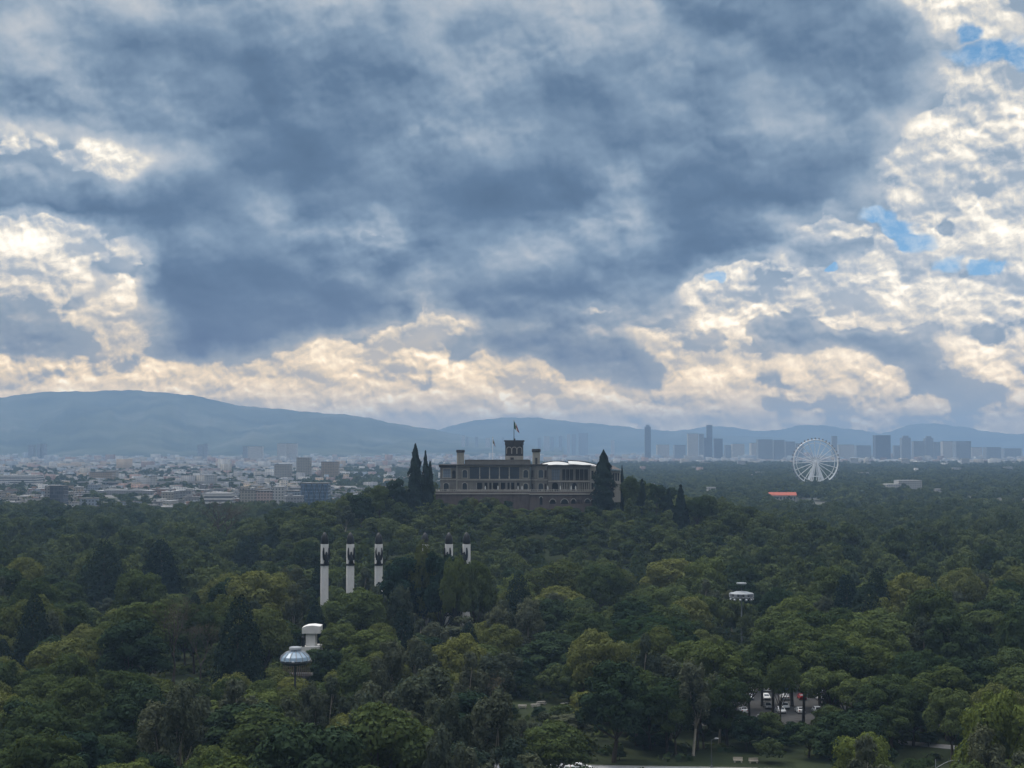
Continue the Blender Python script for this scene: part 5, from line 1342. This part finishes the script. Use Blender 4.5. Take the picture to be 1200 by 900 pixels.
for h in hs:
    if h[4]:
        r_ = (h[1] - h[0]) / 2; mx = (h[0] + h[1]) / 2; qs = np.linspace(0, math.pi, 9); zs = h[3] - r_
        MB().prism([(mx + (r_ + 0.35) * math.cos(q), zs + (r_ + 0.35) * math.sin(q)) for q in qs] + [(mx + r_ * math.cos(q), zs + r_ * math.sin(q)) for q in qs[::-1]], -6.15, -6.003, 'y').build('arch_surround', M_TRIM, tw)
MB().box(xm - 0.4, xr + 0.4, -6.5, -6.003, cz_(447), cz_(440)).build('string_course', M_TRIM, tw)
MB().box(xl - 0.3, xm, -4.4, -4.003, cz_(445), cz_(439)).build('string_course', M_TRIM, tw)
MB().box(xl, xm - 0.003, -3.9, 22, -0.246, 0.0).build('terrace_floor', M_STONE, tw); MB().box(xm, xr, -5.9, 22, -0.296, 0.0).build('terrace_floor', M_STONE, tw)
bal = MB()
for X0, X1, y in ((98, 604, -3.9), (604, 966, -5.9)):
    a, c = cx_(X0), cx_(X1); bal.box(a, c, y, y + 0.4, 0.9, 1.1)
    n = int((c - a) / 0.9)
    for k in range(n): bal.box(a + 0.2 + k * 0.9, a + 0.5 + k * 0.9, y + 0.06, y + 0.34, 0.003, 0.897)
    for k in range(int((c - a) / 6) + 1): bal.box(a + k * 6.0 - 0.0, a + k * 6.0 + 0.6, y - 0.06, y + 0.46, 0.003, 1.3)
bal.build('balustrade', M_TRIM, tw)

# --- terrace statues, pale specks in front of the arcade
def statue(x, y, z, label):
    r = thing('statue', label, 'statue', (x, y, z), 'pale statues on the castle terrace')
    MB().box(-0.5, 0.5, -0.5, 0.5, 0, 0.9).build('pedestal', M_STONE_PALE, r)
    MB().lathe([(0.34, 0.903), (0.40, 1.3), (0.26, 1.7), (0.36, 2.15), (0.30, 2.4), (0.10, 2.5), (0.17, 2.65), (0.16, 2.85), (0.05, 2.97)], 0, 0, 12).build('figure', M_CANOPY, r, smooth=True)
for X in (364, 432, 540, 562, 700, 768, 826, 850): statue(cx_(X), 763.0, TERR, 'pale statue on a pedestal on the castle terrace')

# --- flags
M_GREEN = material('flag_green', (0.012, 0.085, 0.045), 0.8); M_WHITE = material('flag_white', (0.62, 0.60, 0.56), 0.8); M_RED = material('flag_red', (0.25, 0.018, 0.022), 0.8); M_BROWN = material('flag_emblem', (0.12, 0.07, 0.03), 0.8)
M_GOLD = material('finial_metal', (0.35, 0.26, 0.09), 0.35, metal=0.8)
def flagpole(x, y, z, h, label, hoist, drop, pale=False):
    r = thing('flagpole', label, 'flagpole', (x, y, z))
    MB().tube([(0, 0, 0), (0, 0, h)], [0.20, 0.11], 8).build('pole', M_STEEL if pale else M_DKSTEEL, r)
    MB().lathe([(0.05, h), (0.2, h + 0.12), (0.2, h + 0.3), (0.04, h + 0.42)], 0, 0, 8).build('finial', M_GOLD, r)
    # limp cloth hanging from the hoist: green at the pole, white with the emblem, red at the fly
    n, m_ = 24, 16; V = []; 
    for i in range(n + 1):
        u = i / n
        for j in range(m_ + 1):
            w = j / m_; fall = u * drop * 0.62
            V.append((0.12 + u * hoist * 0.55 * (0.45 + 0.55 * w) , 0.28 * math.sin(u * 9 + w * 2) * (0.3 + u) + 0.12, h - 0.4 - w * drop * 0.62 - fall * (0.45 + 0.25 * w)))
    Fq = []; mi = []
    for i in range(n):
        for j in range(m_):
            a = i * (m_ + 1) + j; Fq.append((a, a + 1, a + m_ + 2, a + m_ + 1))
            k = 0 if i < n / 3 else (1 if i < 2 * n / 3 else 2); d = ((i + .5 - n / 2) / 3.2) ** 2 + ((j + .5 - m_ / 2) / 2.6) ** 2
            mi.append(3 if d < 1 else k)
    me = raw_mesh('flag', V, Fq, [M_GREEN, M_WHITE, M_RED, M_BROWN], mi, smooth=True); link('flag', me, r)
pole_h = (tz(50) - tz(155)) 
flagpole(tx(518.5), 765 + ty + 2.2, TERR + tz(155), pole_h, 'flagpole with a limp green white and red flag on the castle lookout tower', 5.2, 6.0)
flagpole(tx(402.5), 765 + 24.5, TERR + 0.0, (cz_(148)) * s, 'white flagpole with a small drooping flag behind the castle roof', 2.4, 4.2, True)

# ================================================================== the park: monument, lamps, road, parked cars
M_MARBLE = material('white_marble', (0.62, 0.61, 0.595), 0.55, 0.10, 0.8)
M_BRONZE = material('black_bronze', (0.012, 0.013, 0.015), 0.45, 0.2, 2.0)
# ---- six white columns with bronze eagles in a half circle
CEN = (X_at(464, 480), 480.0)
COLS = [(381.5, 484.0, 625.0, 'white column at the left end of the half circle, bare down to its foot'), (411.5, 496.0, 625.5, 'second white column from the left, its foot lost in an olive crown'),
        (444.6, 502.0, 625.5, 'white column whose bronze eagle faces straight out'), (498.5, 502.0, 625.5, 'white column hidden in a crown up to its bronze tip'),
        (526.5, 494.0, 625.0, 'white column showing a bronze tip and a short white stretch'), (547.0, 484.0, 625.5, 'white column at the right end of the half circle')]
for px, D, top, lab in COLS:
    x = X_at(px, D); zt_ = Z_at(top, D) + 0.2; g = hill_at(x, D); R_ = 4.75 / F * D
    r = thing('monument_column', lab, 'column', (x, D, g)); H = zt_ - g; sc = D / F
    zw = Z_at(637.5, D) - g; zbnd = Z_at(661.5, D) - g
    MB().lathe([(R_ * 1.5, 0), (R_ * 1.5, 0.8), (R_ * 1.08, 0.82), (R_ * 1.03, 1.5), (R_, 3.0), (R_ * 0.97, zw)], 0, 0, 24).build('shaft', M_MARBLE, r)
    f = MB().lathe([(R_ * 0.90, zw + 0.003), (R_ * 0.96, zw + 0.5), (R_ * 0.93, zw + 1.6), (R_ * 0.70, zw + 2.8), (R_ * 0.34, zw + 3.6), (0.05, zw + 3.95)], 0, 0, 14)
    f.build('torch', M_BRONZE, r, smooth=True)
    MB().lathe([(R_ * 1.0, zbnd - 0.35), (R_ * 1.10, zbnd - 0.25), (R_ * 1.10, zbnd + 0.30), (R_ * 1.0, zbnd + 0.4)], 0, 0, 24, cap=False).build('bronze_band', M_BRONZE, r)
    # eagle: upright body against the shaft, wings raised, tail spread over the band, facing the plaza centre
    ang = math.atan2(CEN[1] - 34 - D, CEN[0] - x); e = MB(); hgt = (zw - 1.0) - zbnd
    e.lathe([(0.25, 0.2), (0.62, 0.8), (0.78, hgt * 0.30), (0.70, hgt * 0.45), (0.45, hgt * 0.56), (0.34, hgt * 0.64), (0.30, hgt * 0.70), (0.08, hgt * 0.75)], 0, 0, 10)
    e.box(-0.16, 0.16, 0.22, 0.62, hgt * 0.62, hgt * 0.68)                                # beak
    for sg in (-1, 1):
        e.prism([(sg * 0.3, hgt * 0.30), (sg * 0.95, hgt * 0.26), (sg * 1.28, hgt * 0.45), (sg * 1.30, hgt * 0.75), (sg * 1.02, hgt * 0.99), (sg * 0.84, hgt * 0.94), (sg * 0.78, hgt * 0.66), (sg * 0.45, hgt * 0.48)], -0.28, 0.22, 'y')
        e.prism([(sg * 0.1, 0.0), (sg * 1.15, -0.1), (sg * 0.8, 0.7), (sg * 0.45, hgt * 0.30)], -0.25, 0.2, 'y')
    eo = e.build('eagle', M_BRONZE, r); eo.location = (math.cos(ang) * R_ * 1.02, math.sin(ang) * R_ * 1.02, zbnd); eo.rotation_euler.z = ang - math.pi / 2
    SPOTS.append((x, D, 3))

# ---- marble pedestal group left of the monument
def pedestal():
    D = 430.0; x0, x1 = X_at(355.5, D), X_at(377, D); w = x1 - x0; g = 0.0
    zt_, zm_, zb_ = Z_at(733, D), Z_at(742.5, D), Z_at(756, D)
    r = thing('marble_pedestal', 'white marble pedestal with a heavy top behind the saucer lamp', 'pedestal', ((x0 + x1) / 2, D, 0))
    MB().box(-w * 0.30, w * 0.22, 0.5, 4.5, 0, zm_ - 0.003).build('shaft', M_MARBLE, r)
    MB().prism([(-w * 0.5, zm_), (w * 0.5, zm_), (w * 0.5, zt_ - 0.3), (w * 0.1, zt_), (-w * 0.25, zt_ - 0.15), (-w * 0.5, zt_ - 0.7)], 0, 5.0, 'y').build('cap', M_MARBLE, r)
    MB().box(-w * 0.55, w * 0.5, -0.8, 5.8, 0, zb_ - 0.4).build('base', M_MARBLE, r)
    f = MB().lathe([(0.55, zb_ - 0.39), (0.62, zb_ + 0.5), (0.45, zb_ + 1.4), (0.60, zb_ + 2.1), (0.50, zb_ + 2.6), (0.16, zb_ + 2.75), (0.26, zb_ + 3.0), (0.22, zb_ + 3.3), (0.05, zb_ + 3.4)], -w * 0.42, -0.2, 12)
    q = thing('statue', 'dark bronze figure against the marble pedestal', 'statue', ((x0 + x1) / 2, D, 0)); f.build('figure', M_BRONZE, q, smooth=True)
pedestal()
# ---- pavilion with brown slats under the saucer lamp
def kiosk():
    D = 372.0; x0, x1 = X_at(334, D), X_at(367, D); w = x1 - x0; zt_, zm_ = Z_at(777, D), Z_at(793, D)
    r = thing('park_pavilion', 'brown slatted pavilion on white posts under the saucer lamp', 'pavilion', ((x0 + x1) / 2, D, 0))
    MB().box(-w / 2 - 0.4, w / 2 + 0.4, -0.4, 6.4, zt_, zt_ + 0.35).build('roof', M_ROOF, r)
    s_ = MB()
    for k in range(15): xx = -w / 2 + 0.15 + k * (w - 0.3) / 14; s_.box(xx - 0.11, xx + 0.11, 0, 0.12, zm_, zt_ - 0.003)
    s_.build('slat_screen', material('brown_slats', (0.14, 0.095, 0.075), 0.7, 0.2, 2.0), r)
    MB().box(-w / 2, w / 2, 0.5, 5.5, zm_, zm_ + 0.2).build('floor_slab', M_CONC, r)
    for k in range(5):
        xx = -w / 2 + 0.3 + k * (w - 0.6) / 4
        MB().box(xx - 0.22, xx + 0.22, 0.2, 0.64, 0, zm_ - 0.003).build('post', M_CONC, r)
    MB().box(-w / 2 + 0.5, w / 2 - 0.5, 3, 3.3, 0, zm_ - 0.01).build('back_wall', M_CONC, r)
kiosk()

# ---- high mast floodlights
M_SAUCER = material('saucer_glass', (0.22, 0.30, 0.38), 0.22, 0.10, 0.8, spec=0.6)
M_LAMP = material('lamp_housing', (0.27, 0.285, 0.30), 0.4, 0.08, 1.0)
M_LENS = material('lamp_lens', (0.70, 0.72, 0.74), 0.12, spec=0.7)
def mast(px, D, zrim, label, saucer):
    x = X_at(px, D); r = thing('floodlight_mast', label, 'floodlight', (x, D, hill_at(x, D))); Rl = (17.6 if saucer else 13.8) / F * D
    MB().tube([(0, 0, 0), (0, 0, zrim + 2.2)], [0.34, 0.20], 10).build('pole', M_DKSTEEL if saucer else material('galvanised', (0.20, 0.22, 0.22), 0.5), r)
    if saucer:
        MB().lathe([(Rl * 0.34, zrim + 2.15), (Rl * 0.62, zrim + 1.75), (Rl * 0.92, zrim + 0.85), (Rl, zrim + 0.05), (Rl * 0.96, zrim)], 0, 0, 14, cap=True).build('saucer', M_SAUCER, r)
        MB().lathe([(Rl * 0.94, zrim - 0.003), (Rl * 0.98, zrim - 0.35), (Rl * 0.80, zrim - 0.95), (Rl * 0.3, zrim - 1.1)], 0, 0, 14).build('underside', M_DKSTEEL, r)
        rb = MB()
        for k in range(14):
            a = 2 * math.pi * k / 14
            rb.tube([(Rl * q * math.cos(a), Rl * q * math.sin(a), zrim + z) for q, z in ((0.35, 2.2), (0.63, 1.82), (0.93, 0.92), (1.01, 0.08))], 0.10, 4)
        rb.build('rib', M_LAMP, r)
        MB().lathe([(Rl * 0.40, zrim + 2.45), (Rl * 0.42, zrim + 2.6), (Rl * 0.38, zrim + 3.0), (Rl * 0.3, zrim + 3.08)], 0, 0, 16).build('cap', M_LAMP, r)
        lamps, rl, zl_ = 10, Rl * 0.86, zrim + 0.02
    else:
        for z, rr in ((1.3, 0.93), (0.2, 1.0)):
            MB().tube([(Rl * rr * math.cos(a), Rl * rr * math.sin(a), zrim + z) for a in np.linspace(0, 2 * math.pi, 33)], 0.16, 5).build('ring', M_LAMP, r)
        MB().lathe([(Rl * 0.15, zrim + 2.0), (Rl * 0.55, zrim + 1.85), (Rl * 0.9, zrim + 1.35)], 0, 0, 16).build('cover', M_LAMP, r)
        MB().lathe([(Rl * 0.16, zrim + 4.35), (Rl * 0.42, zrim + 4.4), (Rl * 0.42, zrim + 4.75), (Rl * 0.1, zrim + 4.85)], 0, 0, 16).build('cap', M_LAMP, r)
        MB().tube([(0, 0, zrim + 2.0), (0, 0, zrim + 4.4)], 0.12, 6).build('stem', M_DKSTEEL, r)
        for k in range(14):
            a = 2 * math.pi * k / 14
            MB().rbox(Rl * 0.97 * math.cos(a), Rl * 0.97 * math.sin(a), 0.5, 1.0, zrim + 0.3, zrim + 1.3, a).build('panel', M_LAMP if k % 2 else M_CABIN, r)
        for k in range(8):
            a = k * math.pi / 4; MB().tube([(0, 0, zrim + 0.5), (Rl * math.cos(a), Rl * math.sin(a), zrim + 0.3)], 0.08, 4).build('arm', M_DKSTEEL, r)
        lamps, rl, zl_ = 12, Rl * 0.92, zrim - 0.55
    lm = MB(); lm.mat(0).box(-0.34, 0.34, -0.30, 0.28, -0.30, 0.30); lm.mat(1).box(-0.30, 0.30, -0.36, -0.303, -0.26, 0.26); me = lm.mesh('lamp', [M_LAMP, M_LENS])
    for k in range(lamps):
        a = 2 * math.pi * (k + 0.5) / lamps; o = link('lamp', me, r); o.location = (rl * math.cos(a), rl * math.sin(a), zl_); o.rotation_euler = (R(-38), 0, a + math.pi / 2)
    SPOTS.append((x, D, 4)); return r
mast(348.0, 340.0, Z_at(772.5, 340) - 0.2, 'floodlight mast with a ribbed blue glass saucer and flat cap', True)
mast(867.3, 480.0, Z_at(700, 480) - hill_at(X_at(867, 480), 480), 'floodlight mast with a white ring of lamps and a disc on top', False)

def thin_mast():
    D = 480.0; x = X_at(514.2, D); h = Z_at(684, D) - hill_at(x, D); r = thing('street_lamp', 'thin tall lamp mast with one flat lamp above the grey green trees', 'street lamp', (x, D, hill_at(x, D)))
    MB().tube([(0, 0, 0), (0, 0, h)], [0.22, 0.13], 8).build('pole', M_DKSTEEL, r)
    MB().box(-1.15, 1.15, -0.45, 0.45, h + 0.003, h + 0.45).build('lamp_head', M_LAMP, r)
thin_mast()

# ---- the road at the near edge, with kerbs and a painted line
M_ROAD = material('pale_concrete_road', (0.23, 0.235, 0.24), 0.85, 0.18, 0.35, 0.2)
M_KERB = material('kerb_stone', (0.26, 0.255, 0.245), 0.9, 0.2, 1.0)
M_ASPH = material('car_park_asphalt', (0.055, 0.054, 0.054), 0.9, 0.3, 0.5, 0.2)
M_PATH = material('path_paving', (0.20, 0.195, 0.19), 0.9, 0.25, 0.6, 0.2)
M_LINE = material('road_paint', (0.62, 0.62, 0.58), 0.7)
def strip(name, pts, w0, w1, z, mat):
    """a sheet that follows a line, from offset w0 to w1 across it"""
    V = []; n = len(pts)
    for i, p in enumerate(pts):
        d = (Vector(pts[min(i + 1, n - 1)]) - Vector(pts[max(i - 1, 0)])).normalized(); q = Vector((-d.y, d.x))
        for o in (w0, w1): V.append((p[0] + q.x * o, p[1] + q.y * o, z + hill_at(p[0], p[1])))
    return structure(link(name, raw_mesh(name, V, [(2 * i, 2 * i + 2, 2 * i + 3, 2 * i + 1) for i in range(n - 1)], mat)))
RD = [(x, 296.2 - 0.075 * (x - 16) - 0.0011 * max(0, x - 40) ** 2) for x in range(-22, 131, 6)]
strip('road', RD, -6.0, 6.0, 0.012, M_ROAD)
strip('road_marking', RD, -0.12, 0.12, 0.018, M_LINE)
def kerb(name, pts, o, mat):
    b = MB()
    for p, q in zip(pts, pts[1:]):
        d = (Vector(q) - Vector(p)); L_ = d.length; d.normalize(); n = Vector((-d.y, d.x)); c = (Vector(p) + Vector(q)) / 2 + n * o
        b.rbox(c.x, c.y, L_ + 0.02, 0.28, -0.05, 0.14, math.atan2(d.y, d.x))
    return structure(b.build(name, mat))
kerb('kerb', RD, 6.15, M_KERB); kerb('kerb', RD, -6.15, M_KERB)
# car park
MB_ = raw_mesh('car_park', [(40, 345, 0.010), (112, 345, 0.010), (116, 412, 0.010), (36, 412, 0.010)], [(0, 1, 2, 3)], M_ASPH); structure(link('car_park', MB_))
strip('path', [(78, 334), (86, 326), (94, 322), (102, 318), (112, 316)], -2.2, 2.2, 0.008, M_PATH)

# ---- cars
M_TYRE = material('tyre', (0.015, 0.015, 0.016), 0.8); M_RIM = material('wheel_rim', (0.35, 0.35, 0.36), 0.3, metal=0.7); M_GLASS = material('car_glass', (0.015, 0.018, 0.022), 0.06, spec=0.7)
M_HEAD = material('headlight', (0.6, 0.6, 0.62), 0.15); M_TAIL = material('tail_light', (0.28, 0.01, 0.01), 0.2); M_TRIMK = material('black_trim', (0.02, 0.02, 0.02), 0.6)
CARPAINT = {'white': (0.70, 0.70, 0.70), 'silver': (0.42, 0.43, 0.45), 'black': (0.012, 0.012, 0.014), 'grey': (0.14, 0.145, 0.15), 'red': (0.28, 0.02, 0.02), 'blue': (0.03, 0.07, 0.18)}
def car_proto(col):
    mp = material(col + '_car_paint', CARPAINT[col], 0.25, spec=0.5)
    r = thing('parked_car', col, 'car', (0, -500, 0))
    side = [(-2.15, 0.28), (2.10, 0.28), (2.18, 0.50), (2.10, 0.74), (1.55, 0.86), (1.00, 0.93), (0.38, 1.38), (-0.20, 1.47), (-1.05, 1.45), (-1.60, 1.14), (-2.05, 1.02), (-2.18, 0.62)]
    def ring(y, k): return [(x * (1 - 0.02 * k), y, z if z < 0.95 else 0.95 + (z - 0.95) * (1 - 0.12 * k)) for x, z in side]
    b = MB(); n = len(side); secs = [(-0.86, 1.0), (-0.80, 0.35), (-0.62, 0.0), (0.62, 0.0), (0.80, 0.35), (0.86, 1.0)]; V = []
    for y, k in secs:
        for x, yy, z in ring(y, k): V.append((x, yy * (1.0 if z < 0.98 else 0.84), z))
    Fs = [tuple(range(n))[::-1], tuple(range((len(secs) - 1) * n, len(secs) * n))] + [(s_ * n + i, s_ * n + (i + 1) % n, (s_ + 1) * n + (i + 1) % n, (s_ + 1) * n + i) for s_ in range(len(secs) - 1) for i in range(n)]
    b._add(V, Fs).build('body', mp, r)
    for nm, poly in (('side_window', None),):
        for s_ in (-1, 1):
            y = s_ * 0.785
            MB()._add([(0.86, y, 0.97), (0.36, y * 0.925, 1.31), (-1.02, y * 0.925, 1.37), (-1.45, y, 1.06), (0.86, y + s_ * 0.02, 0.97), (0.36, y * 0.925 + s_ * 0.02, 1.31), (-1.02, y * 0.925 + s_ * 0.02, 1.37), (-1.45, y + s_ * 0.02, 1.06)],
                      [(0, 1, 2, 3), (4, 5, 6, 7), (0, 1, 5, 4), (1, 2, 6, 5), (2, 3, 7, 6), (3, 0, 4, 7)]).build('side_window', M_GLASS, r)
    MB()._add([(1.02, -0.66, 0.95), (1.02, 0.66, 0.95), (0.44, 0.58, 1.37), (0.44, -0.58, 1.37), (1.06, -0.66, 0.965), (1.06, 0.66, 0.965), (0.48, 0.58, 1.385), (0.48, -0.58, 1.385)], [(0, 1, 2, 3), (4, 5, 6, 7), (0, 1, 5, 4), (1, 2, 6, 5), (2, 3, 7, 6), (3, 0, 4, 7)]).build('windscreen', M_GLASS, r)
    MB()._add([(-1.10, -0.58, 1.44), (-1.10, 0.58, 1.44), (-1.60, 0.64, 1.15), (-1.60, -0.64, 1.15), (-1.14, -0.58, 1.46), (-1.14, 0.58, 1.46), (-1.64, 0.64, 1.17), (-1.64, -0.64, 1.17)], [(0, 1, 2, 3), (4, 5, 6, 7), (0, 1, 5, 4), (1, 2, 6, 5), (2, 3, 7, 6), (3, 0, 4, 7)]).build('rear_window', M_GLASS, r)
    for sx in (1.32, -1.34):
        for sy in (-0.80, 0.80):
            w = MB().prism([(sx + 0.32 * math.cos(a), 0.32 + 0.32 * math.sin(a)) for a in np.linspace(0, 2 * math.pi, 17)[:-1]], sy - 0.11, sy + 0.11, 'y').build('wheel', M_TYRE, r)
            MB().prism([(sx + 0.19 * math.cos(a), 0.32 + 0.19 * math.sin(a)) for a in np.linspace(0, 2 * math.pi, 13)[:-1]], sy - 0.125, sy + 0.125, 'y').build('rim', M_RIM, w)
    for sy in (-0.62, 0.62):
        MB().box(2.06, 2.19, sy - 0.19, sy + 0.19, 0.60, 0.74).build('headlight', M_HEAD, r)
        MB().box(-2.2, -2.06, sy - 0.17, sy + 0.17, 0.74, 0.94).build('tail_light', M_TAIL, r)
    MB().box(2.08, 2.22, -0.75, 0.75, 0.30, 0.46).build('bumper', M_TRIMK, r)
    return r
PROTO_CAR = {c_: car_proto(c_) for c_ in CARPAINT}
CH = {c_: [(k, kids(k)) for k in kids(o)] for c_, o in PROTO_CAR.items()}
used = set()
def park(c_, x, y, rz, label, group):
    o = PROTO_CAR[c_]
    if c_ in used: return dup(o, (x, y, 0.012 + hill_at(x, y)), rz, None, label, group, CH[c_])
    used.add(c_); o.location = (x, y, 0.012); o.rotation_euler.z = rz; o['label'] = label; o['group'] = group; return o
rg = np.random.default_rng(8); names = list(CARPAINT)
for row, (y, tilt, what) in enumerate(((350.5, 0.0, 'row nearest the lawn'), (362, 0.06, 'second row'), (368, 0.0, 'middle row'), (381, 0.0, 'fourth row'), (394, 0.05, 'row farthest back'))):
    for k in range(12):
        if rg.random() < 0.22: continue
        x = 46 + k * 4.6 + row * 2.2 + rg.uniform(-0.3, 0.3)
        if x > 108: continue
        c_ = rg.choice(names, p=[0.50, 0.2, 0.08, 0.1, 0.06, 0.06])
        if row == 0 and 60 < x < 74: continue
        park(c_, x, y, math.pi / 2 * (1 if rg.random() < .5 else -1) + tilt + rg.uniform(-0.04, 0.04), '%s car parked under the trees in the %s' % (c_, what), '%s cars in the %s of the car park' % (c_, what))
park('white', X_at(655, 299), 299.2, 0.05, 'white car on the road under the front trees, the leading one', 'cars on the road')
park('white', X_at(680, 298), 298.2, 0.03, 'white car following on the road at the edge of the front trees', 'cars on the road')
park('silver', X_at(630, 300), 300.2, 0.04, 'silver car trailing behind the white ones on the road', 'cars on the road')
park('white', X_at(1139, 262), 264.0, -0.5, 'white car under the curved street lamps at the right', 'cars on the road')
for c_ in names:
    if c_ not in used:
        park(c_, 50 + 9 * names.index(c_), 405, math.pi / 2, '%s car parked alone at the very back of the car park' % c_, None)

# ---- street lamps, benches and picnic tables by the road
def street_lamp(px, D, ztop, label, arms, reach, curve=True):
    x = X_at(px, D); r = thing('street_lamp', label, 'street lamp', (x, D, 0))
    MB().tube([(0, 0, 0), (0, 0, ztop)], [0.11, 0.07], 8).build('pole', M_LAMP if curve else M_DKSTEEL, r)
    for sg in arms:
        pts = [(sg * reach * u, 0, ztop - 1.6 + 1.5 * math.sin(u * math.pi * 0.55)) for u in np.linspace(0, 1, 9)] if curve else [(0, 0, ztop - 0.1), (sg * reach, 0, ztop + 0.25)]
        a = MB().tube(pts, 0.065, 6).build('arm', M_LAMP if curve else M_DKSTEEL, r)
        e = pts[-1]; MB().prism([(e[0] - 0.05 * sg, e[2] - 0.1), (e[0] + 0.85 * sg, e[2] - 0.06), (e[0] + 0.80 * sg, e[2] + 0.12), (e[0], e[2] + 0.14)], -0.18, 0.18, 'y').build('lamp_head', M_LAMP, a)
    MB().lathe([(0.24, 0.0), (0.24, 0.35), (0.13, 0.5)], 0, 0, 10).build('base', M_DKSTEEL, r)
street_lamp(831.3, 300.6, Z_at(867, 300.6), 'short dark street lamp at the kerb with one small head', (1,), 0.7, False)
street_lamp(1091.0, 268.0, Z_at(890, 268), 'street lamp with one long curved arm reaching right over the road', (1,), 4.2)
street_lamp(1170.0, 268.0, Z_at(886, 268) + 1.0, 'tall pole with a curved lamp arm reaching left above the white car', (-1,), 3.4)
x = X_at(1170.6, 269.5); r = thing('utility_pole', 'slim grey pole rising behind the curved lamp at the right', 'pole', (x, 269.5, 0)); MB().tube([(0, 0, 0), (0, 0, Z_at(867, 269.5))], [0.14, 0.09], 8).build('shaft', M_LAMP, r)
MB().box(-0.5, 0.5, -0.08, 0.08, Z_at(867, 269.5) - 0.4, Z_at(867, 269.5) - 0.25).build('crossarm', M_DKSTEEL, r)
M_BENCH = material('pale_stone_bench', (0.36, 0.32, 0.26), 0.85, 0.15, 1.0)
for px, D, lab in ((862, 305.5, 'pale stone bench on the lawn behind the kerb, left of its twin'), (880, 304.8, 'wide pale stone bench on the lawn behind the kerb')):
    r = thing('stone_bench', lab, 'bench', (X_at(px, D), D, hill_at(X_at(px, D), D)))
    MB().box(-1.0, 1.0, -0.25, 0.25, 0.40, 0.52).build('seat', M_BENCH, r); MB().box(-1.0, 1.0, 0.253, 0.36, 0.40, 1.05).build('backrest', M_BENCH, r)
    for s_ in (-0.7, 0.7): MB().box(s_ - 0.13, s_ + 0.13, -0.22, 0.22, 0, 0.397).build('leg', M_BENCH, r)
M_TABLE = material('picnic_table_slab', (0.20, 0.19, 0.17), 0.8, 0.15, 1.0)
for k, (px, D) in enumerate(((612, 368), (627, 369.5), (634, 373), (654, 367), (661, 371))):
    r = thing('picnic_table', ['pale slab picnic table at the left of the shaded lawn', 'picnic table second in the shaded group', 'picnic table set back behind the second one', 'pale picnic table alone on the right of the shaded lawn', 'picnic table farthest right under the dark tree'][k], 'picnic table', (X_at(px, D), D, hill_at(X_at(px, D), D)), 'picnic tables on the shaded lawn', 0.2 * k)
    MB().box(-1.1, 1.1, -0.45, 0.45, 0.70, 0.80).build('table_top', M_TABLE, r)
    for s_ in (-0.75, 0.75): MB().box(s_ - 0.1, s_ + 0.1, -0.38, 0.38, 0, 0.697).build('leg', M_CONC, r)
    for s_ in (-0.85, 0.85):
        be = MB().box(-1.1, 1.1, s_ - 0.17, s_ + 0.17, 0.40, 0.47).build('bench_seat', M_TABLE, r)
        for q in (-0.8, 0.8): MB().box(q - 0.08, q + 0.08, s_ - 0.14, s_ + 0.14, 0, 0.397).build('bench_leg', M_CONC, be)
